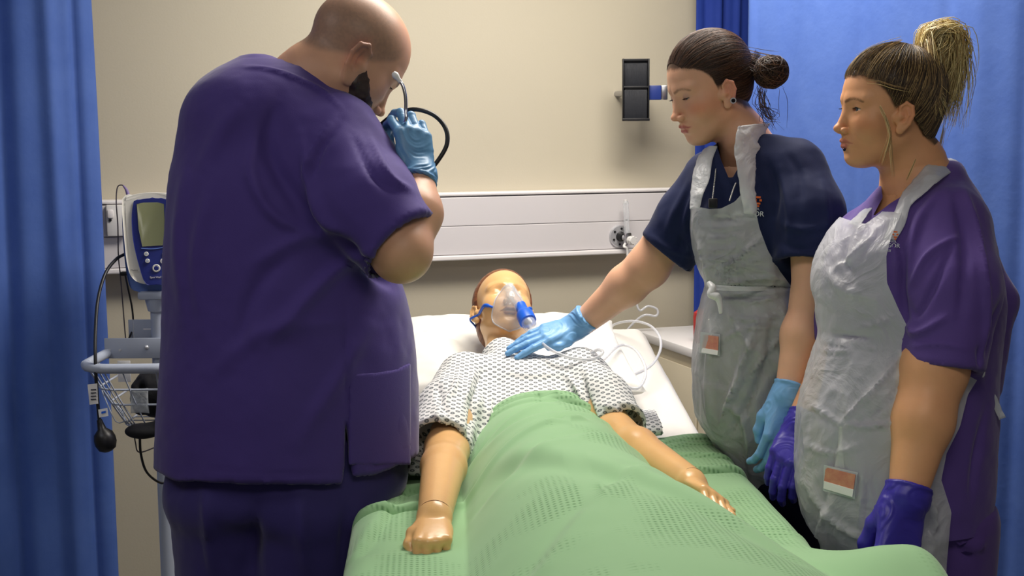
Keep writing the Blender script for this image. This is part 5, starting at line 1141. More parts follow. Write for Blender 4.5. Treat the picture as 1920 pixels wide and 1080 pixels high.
# ------------------------------------------------------------------ blonde nurse in purple
D2 = 2.36
M_purp2 = cloth('violet_scrubs', (90, 68, 138)); M_purp2d = cloth('violet_trousers', (86, 62, 130))
p0 = P(1700, 900, 2.38); n2 = thing('person', k2w([p0[0], p0[1], 0]), 'blonde nurse with a high ponytail in purple scrubs and clear apron, standing at the right', 'person')
H2 = Head(P(1661, 204, 2.36), (-0.985, -0.17, -0.02), (0, 0, 1), sc=0.90, lid=(0.30, -0.32), gaze=(0, 1, -0.02), slim=1.0)
RM2 = Loft([(300, 1735, 1800, 2.40, 0.05), (330, 1680, 1812, 2.39, 0.08), (365, 1640, 1835, 2.38, 0.10), (400, 1610, 1850, 2.37, 0.12), (450, 1566, 1862, 2.36, 0.135), (500, 1545, 1872, 2.36, 0.14), (540, 1542, 1880, 2.36, 0.14), (600, 1556, 1880, 2.36, 0.14), (660, 1556, 1872, 2.36, 0.14),
            (720, 1545, 1866, 2.36, 0.145), (800, 1530, 1864, 2.36, 0.15), (880, 1530, 1860, 2.36, 0.15), (960, 1540, 1852, 2.36, 0.148), (1000, 1550, 1845, 2.36, 0.148)])
S2n = P(1788, 440, 2.27); E2n = P(1750, 690, 2.22); W2n = P(1704, 915, 2.16); W2f = P(1508, 786, 2.45)
def n2_neck(p):
    return smin(H2.skin(p), path(p, [H2.wor((0, -0.028, -0.05)), P(1712, 310, 2.385), P(1726, 370, 2.39)], [0.048, 0.054, 0.088], 0.03), 0.025)
def n2_body(p):
    d = smin(smin(RM2(p, -0.022), n2_neck(p), 0.03), path(p, [S2n * 0.4 + E2n * 0.6, E2n, E2n * 0.55 + W2n * 0.45, W2n], [0.054, 0.057, 0.050, 0.033], 0.02), 0.02)
    return smin(d, path(p, [P(1600, 520, 2.47), P(1560, 690, 2.49), W2f], [0.05, 0.045, 0.031], 0.02), 0.02)
def n2_col(V): return H2.colours(V, (224, 164, 120), (186, 106, 96), (84, 58, 40), blush=(208, 124, 88), ear=(222, 144, 104), browth=0.75, hl=hl2, hcol=(70, 54, 38))
skin_join('body', n2_neck, (H2.c - [0.15, 0.15, 0.17], H2.c + [0.15, 0.15, 0.14]), n2_body, [bx(E2n, W2n, S2n, pad=0.07), bx(P(1560, 690, 2.49), W2f, pad=0.06), (P(1600, 430, 2.40) - [0, 0.18, 0], np.array([P(1830, 400, 2.36)[0], P(1700, 300, 2.55)[1], H2.c[2] - 0.161]))], n2_col, n2, hf=0.0018)
H2.eyes_obj(n2, (90, 100, 95))
g = Geo(); g.sphere(H2.wor(np.array([-0.008, 0.0935, -0.0805])), 0.0028, 12); g.build('lip_stud', mat('lip_stud', (40, 40, 60), 0.2, metal=0.8), n2)
root2 = (0.0, -0.045, 0.122)
cap2 = mkcap(H2, hl2, 0.010, lambda q, d: smin(smin(d, el(q, (0, -0.055, 0.03), (0.062, 0.062, 0.080)), 0.03), el(q, (0, -0.058, -0.045), (0.050, 0.036, 0.058)), 0.03))
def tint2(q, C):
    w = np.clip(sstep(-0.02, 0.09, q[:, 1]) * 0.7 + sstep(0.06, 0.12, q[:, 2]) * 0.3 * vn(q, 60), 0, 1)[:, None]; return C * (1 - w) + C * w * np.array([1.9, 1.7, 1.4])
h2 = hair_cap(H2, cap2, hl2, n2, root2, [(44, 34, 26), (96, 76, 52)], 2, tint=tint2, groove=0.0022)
cols2 = [(58, 44, 32), (104, 82, 54), (150, 120, 76), (84, 64, 44), (48, 36, 28), (186, 156, 104)]
V, F, C = meridians(H2, cap2, root2, lambda q: hl2(q) - 0.004, 2000, 9, cols2, lift=(0.0002, 0.003), rad=0.0005, wob=0.07); mesh_obj('hair_strands', V, F, M_hair, h2, colors=C)['kind'] = 'stuff'
# ponytail
RT = P(1733, 90, 2.37); rs = np.random.RandomState(12); lines = []
for i in range(1500):
    u = rs.normal(0, 1, 3); f_ = rs.rand(); top_ = np.array([0.030 + 0.030 * f_, 0, 0.030 + 0.014 * rs.rand()])
    a = RT + u * [0.006, 0.010, 0.006]; b = RT + np.array([0.012, 0, 0.028]) + u * [0.008, 0.013, 0.006]; c = RT + np.array([0.034 + 0.022 * f_, 0, 0.022 + 0.012 * rs.rand()]) + u * [0.008, 0.015, 0.006]
    ln = rs.uniform(0.05, 0.19) * (0.6 + 0.4 * f_); e = c + np.array([0.010 * rs.normal() + 0.004 - 0.010 * (1 - f_), 0.012 * rs.normal(), -ln * 0.5]); g_ = e + np.array([0.010 * rs.normal() - 0.012, 0.006 * rs.normal(), -ln * 0.5])
    lines.append([a, b, c, e, g_])
for i in range(120):
    u = rs.normal(0, 1, 3); a = RT + u * [0.006, 0.010, 0.005]; lines.append([a, RT + [0.0, -0.02, 0.012] + u * 0.006, RT + [-0.002 + 0.006 * rs.normal(), -0.052, -0.045] + u * 0.005, RT + [0.010 * rs.normal() + 0.008, -0.062 + 0.01 * rs.normal(), -0.085 - 0.05 * rs.rand()]])
V, F, C = strands(lines, 0.0008, [(214, 190, 128), (232, 212, 150), (188, 160, 100), (150, 122, 76), (222, 200, 138), (240, 224, 170)], 3); pn = mesh_obj('ponytail', V, F, M_hair, n2, colors=C); pn['label'] = 'high blonde ponytail'
g = Geo()
g.tube([RT + np.array([0.020 * cos(a) * 0.55 + 0.001, 0.024 * sin(a), -0.003 + 0.014 * cos(a) + 0.001 * sin(5 * a)]) for a in np.linspace(0, 2 * pi, 22)], 0.0075, 10, 2)
V0 = np.concatenate(g.V); V0 = V0 + (vn(V0, 180) * 0.0015)[:, None]; mesh_obj('hair_band', V0, g.F, mat('navy_scrunchie', (26, 30, 62), 0.8), n2)
lines = []
def wisp(pts, n, sd=3): 
    for i in range(n): o = rs.normal(0, 1, 2); lines.append([P(x + o[0] * sd * (0.4 + k * 0.3), y + o[1] * sd, d) for k, (x, y, d) in enumerate(pts)])
wisp([(1650, 200, 2.275), (1662, 225, 2.27), (1668, 255, 2.27), (1660, 285, 2.275), (1654, 305, 2.28)], 9, 2.2); wisp([(1660, 215, 2.27), (1670, 250, 2.27), (1673, 290, 2.28), (1677, 330, 2.30)], 4, 2)
wisp([(1718, 300, 2.29), (1710, 320, 2.29), (1702, 340, 2.30)], 4, 2); wisp([(1625, 154, 2.30), (1650, 157, 2.28), (1675, 165, 2.27), (1710, 172, 2.27)], 3, 4); wisp([(1690, 75, 2.35), (1640, 90, 2.33), (1605, 110, 2.34)], 10, 4)
wisp([(1770, 240, 2.36), (1762, 275, 2.37), (1758, 300, 2.38)], 10, 4); wisp([(1800, 95, 2.37), (1815, 110, 2.37), (1822, 140, 2.37)], 8, 6); wisp([(1780, 58, 2.37), (1800, 62, 2.37), (1825, 78, 2.37)], 8, 5)
V, F, C = strands(lines, 0.0005, [(206, 180, 120), (226, 206, 150), (160, 130, 84)], 4); mesh_obj('loose_hair', V, F, M_hair, h2, colors=C)['kind'] = 'stuff'
# tunic
C2n = P(1765, 690, 2.215); c2n = nrm(P(1758, 740, 2.21) - P(1772, 560, 2.23))
def n2_tun(p):
    d = RM2(p)
    d = smin(d, sleeve(p, [P(1775, 425, 2.30), P(1783, 540, 2.25), C2n + c2n * 0.03], [0.078, 0.080, 0.066], (C2n, c2n), 0.03), 0.03)
    d = smin(d, rc(p, P(1840, 480, 2.42), P(1868, 565, 2.42), 0.03, 0.036), 0.03); d = smin(d, rc(p, P(1870, 565, 2.42), P(1838, 720, 2.40), 0.034, 0.04), 0.03)
    d = smin(d, path(p, [P(1620, 450, 2.46), P(1590, 540, 2.48), P(1575, 620, 2.49)], [0.06, 0.06, 0.055], 0.02), 0.03)
    return smax(d, P(1700, 985, 2.36)[2] - p[:, 2], 0.01)
def n2_cut(V, N_):
    x, y = project(V); vd = V - np.array([0, 0, CAMZ]); fc = (vd * N_).sum(1) < 0.0
    g_ = polyd(x, y, [(1640, 250), (1655, 370), (1634, 410), (1640, 404), (1668, 382), (1700, 362), (1722, 335), (1760, 300), (1790, 296), (1760, 240)]) * 0.001; return np.where(fc, -g_, -1.0)
f2 = [([(1805, 345), (1830, 430), (1850, 560), (1845, 680)], 6, 0.008), ([(1790, 350), (1810, 470), (1800, 600)], 12, -0.008), ([(1760, 360), (1720, 420), (1700, 500)], 9, 0.006), ([(1800, 440), (1740, 480), (1705, 540)], 7, 0.007), ([(1700, 560), (1720, 590), (1760, 520), (1790, 440)], 7, -0.005), ([(1695, 600), (1720, 625), (1780, 590)], 8, 0.007),
      ([(1698, 470), (1690, 540), (1702, 620)], 8, -0.010), ([(1705, 650), (1760, 645), (1825, 655)], 5, 0.003), ([(1880, 560), (1860, 620), (1845, 680)], 7, -0.006), ([(1660, 430), (1680, 480), (1685, 560)], 7, 0.005), ([(1715, 678), (1760, 680), (1810, 684)], 3, -0.0015), ([(1836, 650), (1838, 690)], 4, -0.008), ([(1640, 404), (1668, 384), (1712, 362)], 4, 0.002), ([(1850, 760), (1830, 860), (1820, 940)], 8, -0.006)]
lo = np.array([P(1500, 900, 2.4)[0], 2.08, P(1700, 990, 2.3)[2]]); hi = np.array([P(1920, 560, 2.42)[0], 2.62, P(1750, 285, 2.4)[2]])
garment('tunic', n2_tun, lo, hi, 0.0055, M_purp2, n2, f2, noise=0.0035, cut=n2_cut, seed=11)
x0 = P(1645, 1000, 2.40); x1 = P(1762, 1000, 2.34); ft = [np.array([x0[0] - 0.0, x0[1] + 0.02, 0]), np.array([x1[0] - 0.01, x1[1] - 0.02, 0])]
legs('trousers', [np.array([x0[0], x0[1], 0.84]), np.array([x1[0], x1[1], 0.84])], [np.array([ft[0][0], ft[0][1], 0.10]), np.array([ft[1][0], ft[1][1], 0.10])], 0.105, 0.07, M_purp2d, n2, [([(1770, 990), (1820, 1030), (1850, 1010)], 6, 0.008), ([(1790, 1010), (1820, 1050)], 6, -0.008)], top=0.88); shoes(ft, (-0.9, -0.3), M_shoe, n2)
yd = nrm(P(1678, 1050, 2.13) - W2n)
G3 = Hand(W2n + yd * 0.012, yd, (0.35, -0.93, 0.0), side=1, sc=1.2, curls=[(0.45, 0.7, 0.4), (0.45, 0.7, 0.4), (0.5, 0.7, 0.4), (0.55, 0.7, 0.4)], spread=0.02, thumb=[(0.016, 0.020, -0.010), (0.024, 0.050, -0.026), (0.022, 0.078, -0.040), (0.014, 0.096, -0.046)])
glove('glove', G3, E2n - W2n, 0.0365, 0.014, M_glovep, n2, seed=5)
yd = nrm(P(1472, 865, 2.40) - W2f)
G4 = Hand(W2f + yd * 0.010, yd, (-0.45, -0.85, 0.1), side=-1, sc=0.98, curls=[(0.5, 0.75, 0.5), (0.5, 0.7, 0.5), (0.45, 0.65, 0.4), (0.45, 0.6, 0.4)], spread=0.02, thumb=[(0.018, 0.020, -0.010), (0.030, 0.052, -0.026), (0.022, 0.078, -0.040), (0.010, 0.096, -0.046)])
glove('glove', G4, P(1560, 690, 2.49) - W2f, 0.031, 0.016, M_glovep, n2, seed=6)
# apron
RA2 = Loft([(395, 1598, 1855, 2.36, 0.128), (440, 1560, 1868, 2.35, 0.142), (480, 1538, 1876, 2.35, 0.150), (530, 1529, 1880, 2.35, 0.150), (575, 1537, 1880, 2.35, 0.146), (620, 1541, 1875, 2.35, 0.145), (680, 1527, 1862, 2.35, 0.152), (760, 1506, 1840, 2.35, 0.162), (850, 1500, 1815, 2.35, 0.168), (930, 1500, 1800, 2.35, 0.17), (975, 1512, 1795, 2.35, 0.17), (1010, 1538, 1790, 2.36, 0.17), (1080, 1560, 1785, 2.36, 0.17), (1150, 1570, 1785, 2.36, 0.17)])
poly2 = [(1500, 380), (1590, 412), (1600, 415), (1622, 420), (1650, 400), (1680, 372), (1694, 372), (1690, 400), (1672, 440), (1662, 480), (1663, 530), (1685, 580), (1705, 620), (1712, 680), (1760, 720), (1830, 690), (1840, 700), (1815, 740), (1800, 800), (1775, 850), (1765, 900), (1784, 960), (1775, 1060), (1770, 1300), (1400, 1300), (1400, 380)]
af2 = [([(1540, 625), (1600, 632), (1690, 634)], 3, -0.006), ([(1545, 640), (1600, 648), (1660, 655)], 3, 0.004), ([(1540, 655), (1570, 660), (1600, 655)], 3, 0.004), ([(1690, 665), (1640, 730), (1575, 795)], 5, 0.009), ([(1700, 700), (1660, 760), (1600, 800)], 5, -0.005), ([(1575, 795), (1640, 800), (1700, 780)], 5, 0.006), ([(1575, 795), (1540, 770), (1520, 760)], 5, 0.005), ([(1575, 795), (1555, 880), (1545, 950)], 7, -0.005),
       ([(1600, 420), (1580, 480), (1600, 520)], 8, -0.006), ([(1640, 440), (1610, 470), (1560, 510)], 7, 0.005), ([(1550, 500), (1580, 540), (1640, 560)], 12, 0.006), ([(1680, 590), (1640, 610), (1600, 615)], 6, 0.004), ([(1505, 830), (1560, 850), (1620, 830)], 5, 0.004), ([(1520, 930), (1580, 990), (1650, 1020)], 6, 0.007), ([(1620, 880), (1615, 940), (1610, 1000)], 5, 0.006), ([(1740, 930), (1750, 970), (1740, 1020)], 6, 0.008), ([(1790, 720), (1775, 790), (1745, 840)], 6, 0.006), ([(1560, 950), (1540, 1000), (1560, 1060)], 8, 0.008)]
lo = np.array([P(1480, 900, 2.4)[0], 2.04, 0.50]); hi = np.array([P(1900, 560, 2.42)[0], 2.60, P(1650, 385, 2.36)[2]])
ap2 = apron('apron', RA2, lo, hi, poly2, (-0.9, -0.43), P(1700, 600, 2.36), n2, af2, seed=5); ap2['label'] = 'thin translucent white plastic apron with a side tie'
def r2(name, pairs, **k): return ribbon(name, [(onsurf2(*a), onsurf2(*b)) for a, b in pairs], M_apron, ap2, **k)
def onsurf2(x, y, off=0.010): return onsurf(lambda p: np.minimum(n2_tun(p), n2_neck(p)), x, y, 2.1, 2.5, off)
ribbon('apron_strap', [(P(1798, 305, 2.375), P(1775, 296, 2.40)), (P(1790, 318, 2.345), P(1760, 300, 2.37)), (onsurf2(1762, 338), onsurf2(1735, 312)), (onsurf2(1735, 360), onsurf2(1712, 338)), (onsurf2(1708, 385), onsurf2(1690, 365)), (onsurf2(1697, 420), onsurf2(1672, 410)), (onsurf2(1680, 450), onsurf2(1655, 450))], M_apron, ap2, 0.0015, seed=4, bow=0.003)
ribbon('apron_strap', [(P(1634, 368, 2.40), P(1655, 360, 2.40)), (P(1628, 385, 2.38), P(1645, 376, 2.37)), (onsurf2(1608, 402), onsurf2(1628, 400)), (onsurf2(1590, 420), onsurf2(1612, 425))], M_apron, ap2, 0.001, seed=5)
ribbon('apron_tie', [(P(1835, 695, 2.26), P(1840, 712, 2.26)), (P(1848, 715, 2.27), P(1845, 735, 2.27)), (P(1868, 745, 2.27), P(1862, 765, 2.27)), (P(1885, 782, 2.27), P(1874, 788, 2.27))], M_apron, ap2, 0.003, seed=6)
tube_obj('tie_knot', [P(1815, 702, 2.24), P(1825, 700, 2.235), P(1838, 700, 2.235), P(1828, 708, 2.23)], [0.006, 0.010, 0.009, 0.006], M_apt, ap2, n=10)
bd2 = [float((onsurf(lambda p: RA2(p), x, y, 2.1, 2.5, 0.0) - [0, 0, CAMZ]) @ _f) - 0.016 for x, y in ((1550, 900), (1600, 905))]
o = card('badge', [(1545, 872), (1608, 886), (1602, 936), (1543, 920)], [bd2[0], bd2[1], bd2[1], bd2[0]], M_clip, n2); o['label'] = 'badge with pink and white card showing through the apron'
card('badge_card', [(1548, 876), (1604, 890), (1600, 918), (1545, 902)], [bd2[0] - .002, bd2[1] - .002, bd2[1] - .002, bd2[0] - .002], M_pink, o); card('badge_edge', [(1545, 902), (1600, 918), (1598, 932), (1544, 916)], [bd2[0] - .003, bd2[1] - .003, bd2[1] - .003, bd2[0] - .003], M_badgew, o)
ribbon('badge_lanyard', [(P(1574, 800, bd2[0]), P(1579, 800, bd2[0])), (P(1571, 840, bd2[0]), P(1579, 841, bd2[0])), (P(1566, 876, bd2[0]-.004), P(1584, 880, bd2[0]-.004))], M_badgew, o, 0.0005)
logo(n2_tun, 1640, 462, 48, 2.1, 2.5, n2)
# ------------------------------------------------------------------ training manikin in a patterned gown
M_man = mat('manikin_vinyl', (222, 172, 112), 0.28, attr='Col', sss=0.06, spec=0.5, bump=0.05, bscale=120)
mk_ = k2w(P(960, 700, 2.8)); mk = thing('manikin', (mk_[0], mk_[1], 0.95), 'tan plastic training manikin lying in the bed in a dotted hospital gown', 'manikin')
HK = Head(P(944, 583, 3.11), (0.17, -0.68, 0.71), (-0.03, 0.7, 0.7), sc=0.90, lid=(-0.30, -0.31), mouth=0.0035, slim=1.0)
SL = P(872, 712, 2.82); EL2 = P(838, 842, 2.48); WL = P(815, 966, 2.135); SR = P(1092, 706, 2.84); ER = P(1156, 818, 2.57); WRR = P(1294, 906, 2.30)
sv = BB * 1.0
def Bk(s, t, z): return np.array([BC[0] + BB[0] * s + BL[0] * t, BC[1] + BB[1] * s + BL[1] * t, z])
RB = np.array([[BL[0], BL[1], 0], [BB[0] * 0.985, BB[1] * 0.985, 0.17], [-BB[0] * 0.17, -BB[1] * 0.17, 0.985]])
ch = P(985, 735, 2.80) - np.array([0, 0, 0.052]); be = P(1010, 800, 2.56) - np.array([0, 0, 0.108])
def mk_torso(p, g=0.0):
    d = el(p, ch, (0.150 + g, 0.215 + g, 0.090 + g), RB); d = smin(d, el(p, be, (0.15 + g, 0.24 + g, 0.085 + g), RB), 0.05)
    return smin(d, rc(p, SL + [0.02, 0, -0.02], SR + [-0.02, 0, -0.02], 0.052 + g, 0.052 + g), 0.05)
def mk_neck(p): return smin(HK.skin(p), path(p, [HK.wor((0, -0.03, -0.055)), P(945, 655, 2.98) - np.array([0, 0, 0.032]), P(960, 700, 2.90) - np.array([0, 0, 0.02])], [0.043, 0.042, 0.055], 0.02), 0.015)
def mk_body(p):
    d = smin(mk_torso(p, -0.014), mk_neck(p), 0.02)
    for a, b, c in ((SL, EL2, WL), (SR, ER, WRR)): d = smin(d, path(p, [a * 0.35 + b * 0.65, b, b * 0.7 + c * 0.3, c], [0.042, 0.042, 0.041, 0.029], 0.015), 0.012)
    return d
def hand_m(c, yd, zd, side, curls, thumb=None): return Hand(c, yd, zd, side=side, sc=0.87, curls=curls, spread=0.01, thumb=thumb, fr=0.95)
ydl = nrm(P(808, 1050, 2.00) - WL); HKL = hand_m(WL + ydl * 0.012, ydl, (0.05, -0.25, 1), 1, [(0.95, 1.5, 0.9), (1.0, 1.5, 0.9), (1.05, 1.5, 0.9), (1.1, 1.5, 0.9)], [(0.018, 0.018, -0.006), (0.038, 0.044, -0.008), (0.044, 0.070, -0.016), (0.036, 0.088, -0.026)])
ydr = nrm(P(1350, 940, 2.20) - WRR); HKR = hand_m(WRR + ydr * 0.012, ydr, (0.5, 0.35, 0.8), -1, [(0.25, 0.35, 0.2), (0.35, 0.4, 0.2), (0.4, 0.45, 0.2), (0.45, 0.5, 0.2)], [(0.018, 0.018, -0.006), (0.036, 0.05, -0.006), (0.044, 0.078, -0.004), (0.046, 0.096, -0.002)])
def mk_hands(p): return smin(mk_body(p), np.minimum(HKL(p), HKR(p)), 0.012)
VV = []; FF = []; n = 0
def hbx(h, pad=0.03):
    a = np.array([h.wor(q) for fg in h.f for q in fg] + [h.wor(q) for q in h.th] + [h.c]); return a.min(0) - pad, a.max(0) + pad
def union_boxes(boxes, h, seg): pass
zs = HK.c[2] - 0.165
for f, (lo, hi), h in ((mk_neck, (HK.c - [0.14, 0.20, 0.13], HK.c + [0.14, 0.15, 0.14]), 0.0022), (mk_hands, hbx(HKL), 0.0022), (mk_hands, hbx(HKR), 0.0024), (mk_body, bx(SL, EL2, WL, pad=0.055), 0.005), (mk_body, bx(SR, ER, WRR, pad=0.055), 0.005), (mk_body, (P(870, 820, 2.5) - [0.05, 0.05, 0.1], P(1110, 640, 2.98) + [0, 0, 0.03]), 0.009)):
    V, Q = sdf_mesh(f, lo, hi, h); VV.append(V); FF.append(Q + n); n += len(V)
V = np.concatenate(VV); C = HK.colours(V, (226, 178, 120), (140, 84, 60), (176, 128, 66), browth=0.35); q = HK.loc(V.astype(np.float32))
for e in HK.eyes:
    w = 0.55 * np.exp(-(np.linalg.norm((q - (e + [0, 0.012, 0.004])) / [0.011, 0.02, 0.006], axis=1)) ** 2); C = C * (1 - w[:, None]) + np.array(lin((150, 104, 44))[:3]) * w[:, None]
w = np.exp(-(np.linalg.norm((q - [0, 0.09, -0.070]) / [0.019, 0.02, 0.0035], axis=1)) ** 4); C = C * (1 - 0.9 * w[:, None]) + np.array(lin((60, 30, 26))[:3]) * 0.9 * w[:, None]
mesh_obj('body', V, np.concatenate(FF), M_man, mk, colors=C)
def ring(c, ax, r, rt, matl, name, parent, sq=1.0):
    ax = nrm(ax); t = nrm(np.cross(ax, [0.2, 0.1, 1])); b = np.cross(ax, t); pts = [c + r * (t * cos(a) + b * sin(a)) for a in np.linspace(0, 2 * pi, 25)]; return tube_obj(name, pts, rt, matl, parent, n=8, sub=2)
M_seam = mat('joint_seam', (120, 76, 44), 0.6)
ring(WL + ydl * 0.002, ydl, 0.0285, 0.0011, M_seam, 'wrist_joint', mk); ring(WRR + ydr * 0.002, ydr, 0.0285, 0.0011, M_seam, 'wrist_joint', mk)
def hlk(q): H_ = np.interp(q[:, 1], [-0.12, -0.05, -0.02, 0.0, 0.012, 0.03, 0.055, 0.075, 0.10], [-0.10, -0.09, -0.07, -0.02, 0.035, 0.058, 0.074, 0.085, 0.092]); return (H_ + 0.002 * vn(q, 120) - q[:, 2]) * 0.8
capk = mkcap(HK, hlk, 0.007, lambda q, d: smin(d, el(q, (0, -0.055, -0.04), (0.058, 0.045, 0.06)), 0.03))
hair_cap(HK, capk, hlk, mk, (0, -0.10, 0.05), [(96, 56, 34), (140, 86, 52)], 4, groove=0.0008)

# gown
M_gown = mat('gown_cotton', (226, 226, 224), 0.85, sheen=0.1); nt = M_gown.node_tree; N = nt.nodes; L = nt.links; b = N['Principled BSDF']
uvn = N.new('ShaderNodeUVMap'); uvn.uv_map = 'UVMap'; sep = N.new('ShaderNodeSeparateXYZ'); L.new(uvn.outputs[0], sep.inputs[0])
def Mt(op, a, b_=None, c_=None):
    n_ = N.new('ShaderNodeMath'); n_.operation = op
    for i, v in enumerate((a, b_, c_)):
        if v is None: continue
        if isinstance(v, (int, float)): n_.inputs[i].default_value = v
        else: L.new(v, n_.inputs[i])
    return n_.outputs[0]
PX_, PY_ = 0.0195, 0.0150
def dots(ou, ov):
    fu = Mt('SUBTRACT', Mt('FRACT', Mt('ADD', Mt('DIVIDE', sep.outputs[0], PX_), ou)), 0.5); fv = Mt('SUBTRACT', Mt('FRACT', Mt('ADD', Mt('DIVIDE', sep.outputs[1], PY_), ov)), 0.5)
    r2_ = Mt('SQRT', Mt('ADD', Mt('POWER', Mt('DIVIDE', fu, 0.24), 2.0), Mt('POWER', Mt('DIVIDE', fv, 0.21), 2.0))); full = Mt('LESS_THAN', r2_, 1.0); core = Mt('LESS_THAN', r2_, 0.32); return Mt('SUBTRACT', full, Mt('MULTIPLY', core, 0.6))
dd = Mt('MAXIMUM', dots(50.0, 50.0), dots(50.5, 50.5))
mx = N.new('ShaderNodeMix'); mx.data_type = 'RGBA'; L.new(dd, mx.inputs[0]); mx.inputs[6].default_value = lin((226, 226, 224)); mx.inputs[7].default_value = lin((112, 118, 120)); L.new(mx.outputs[2], b.inputs['Base Color'])
CL = P(822, 838, 2.47); cl = nrm(WL - SL * 0.5 - EL2 * 0.5); CR = P(1166, 806, 2.60); cr_ = nrm(WRR - SR)
def gown(p):
    d = mk_torso(p, 0.012)
    d = smin(d, sleeve(p, [SL + [0.0, 0, 0.0], P(842, 775, 2.64), CL + cl * 0.03], [0.064, 0.066, 0.062], (CL, cl), 0.03, wall=0.011), 0.028)
    d = smin(d, sleeve(p, [SR + [-0.005, 0, 0.0], P(1130, 760, 2.72), CR + cr_ * 0.03], [0.062, 0.062, 0.056], (CR, cr_), 0.03, wall=0.011), 0.028)
    d = smin(d, el(p, Bk(-0.20, -0.27, 0.905), (0.085, 0.13, 0.022)), 0.03); d = smin(d, el(p, Bk(0.02, 0.24, 0.915), (0.07, 0.10, 0.02)), 0.03)
    d = smin(d, path(p, [P(944, 668, 2.935) - np.array([0, 0, 0.012]), P(955, 695, 2.89)], [0.052, 0.062], 0.02), 0.03)
    return d
def gcut(V, N_):
    q = HK.loc(V.astype(np.float32)); nk = P(945, 652, 2.955); a = nrm(P(925, 600, 3.05) - P(955, 690, 2.88)); s_ = (V - nk) @ a; return s_ + 0.004
gf = [([(905, 700), (890, 760), (880, 830)], 7, -0.012), ([(890, 690), (880, 720), (870, 760)], 5, 0.006), ([(925, 720), (915, 770), (905, 820)], 8, 0.007), ([(1000, 745), (960, 780), (940, 820)], 7, 0.006), ([(1040, 735), (1080, 770), (1110, 790)], 7, 0.007), ([(1090, 700), (1100, 750), (1120, 800)], 6, -0.012), ([(1060, 700), (1090, 740), (1100, 780)], 6, 0.006),
      ([(980, 790), (1010, 770), (1060, 768)], 5, 0.006), ([(820, 720), (830, 760), (860, 790)], 6, -0.006), ([(810, 770), (840, 800), (870, 810)], 5, 0.005), ([(1130, 760), (1160, 770), (1190, 790)], 5, 0.006), ([(1120, 790), (1150, 790), (1180, 800)], 4, -0.006), ([(950, 700), (1000, 705), (1050, 700)], 7, 0.004), ([(860, 690), (850, 730), (820, 770)], 5, 0.006)]
lo = np.minimum.reduce([CL, be, Bk(-0.35, -0.37, 0.86)]) - [0.05, 0.05, 0.02]; lo[2] = 0.872; hi = np.array([P(1215, 800, 2.6)[0] + 0.04, P(945, 640, 3.0)[1], P(945, 630, 2.98)[2] + 0.03])
garment('gown', gown, lo, hi, 0.005, M_gown, mk, gf, noise=0.006, nf=(11, 9, 9), fine=0.0012, cut=gcut, seed=15, uvf=lambda V: np.stack([V[:, 0], V[:, 1] * 0.60 + V[:, 2] * 0.85], -1))

# ---- oxygen / nebuliser mask
wm = k2w(HK.wor(np.array([0, 0.09, -0.05]))); om = thing('oxygen_mask', wm, 'clear nebuliser mask with blue strap and blue ring on the manikin face', 'mask')
M_mask = mat('mask_pvc', (235, 242, 245), 0.08, alpha=0.22, spec=1.0, coat=0.5); M_blue = mat('blue_plastic', (30, 98, 214), 0.35); M_tubing = mat('clear_tubing', (224, 226, 232), 0.12, alpha=0.55, spec=0.9)
na = 40; rim = []
for k in range(na):
    a = 2 * pi * k / na; x = 0.042 * sin(a) * (1 - 0.30 * cos(a)); z = -0.052 + 0.066 * cos(a); y = 0.14
    for _ in range(30): y -= float(HK._skin(np.array([[x, y, z]], np.float32))[0]) * 0.8
    rim.append((x, y + 0.0025, z))
rim = np.array(rim)
nr = 16; V = []
for j in range(nr + 1):
    r_ = 1 - j / nr
    h_ = (1 - r_ ** 2.2) ** 0.75; cxy = np.array([0, 0, -0.050])
    for k in range(na): q = rim[k].copy(); q[0] = q[0] * (r_ * 0.999 + 0.001); q[2] = -0.050 + (q[2] + 0.050) * (r_ * 0.999 + 0.001); q[1] = rim[k][1] * (1 - h_) + 0.134 * h_; V.append(q)
V = HK.wor(np.array(V)); F = grid_faces(nr + 1, na, True); o = mesh_obj('mask_shell', V, F, M_mask, om); md = o.modifiers.new('t', 'SOLIDIFY'); md.thickness = 0.001
rw = HK.wor(np.vstack([rim, rim[:1]])); tube_obj('mask_rim', rw, 0.0018, M_tubing, om, n=8, sub=2)
a0 = HK.wor(np.array([0.0, 0.118, -0.040])); A1 = P(972, 566, 3.0)
tube_obj('port', [HK.wor(np.array([0.0, 0.120, -0.020])), HK.wor(np.array([0.006, 0.132, -0.030])), A1, P(978, 578, 2.99)], [0.010, 0.012, 0.0125, 0.0125], M_mask, om, n=20)
B0, B1 = P(975, 572, 2.995), P(990, 603, 2.955); g = Geo(); L_ = np.linalg.norm(B1 - B0); g.lathe(B0, B1 - B0, [(0.011, 0), (0.0135, 0.001), (0.0135, L_ * 0.35), (0.018, L_ * 0.5), (0.0205, L_ * 0.62), (0.0205, L_), (0.017, L_ * 1.02), (0.011, L_ * 1.02)], 32); g.build('ring_collar', M_blue, om)
C1_ = P(1002, 628, 2.925); g = Geo(); L_ = np.linalg.norm(C1_ - B1); g.lathe(B1, C1_ - B1, [(0.0165, -0.002), (0.017, L_ * 0.3), (0.013, L_ * 0.75), (0.011, L_ * 0.8), (0.011, L_ * 1.1), (0.006, L_ * 1.1), (0.005, L_ * 0.7), (0.003, L_ * 0.2)], 24); g.build('nebuliser_chamber', M_clear, om)
g = Geo()
for k in range(4): o_ = nrm(C1_ - B1); t_ = nrm(np.cross(o_, [0, 0, 1])); b_ = np.cross(o_, t_); a = k * pi / 2 + 0.5; s0 = B1 + o_ * L_ * 0.8 + (t_ * cos(a) + b_ * sin(a)) * 0.012; g.tube([s0, s0 + o_ * 0.012 + (t_ * cos(a) + b_ * sin(a)) * 0.004], 0.0015, 6, 1)
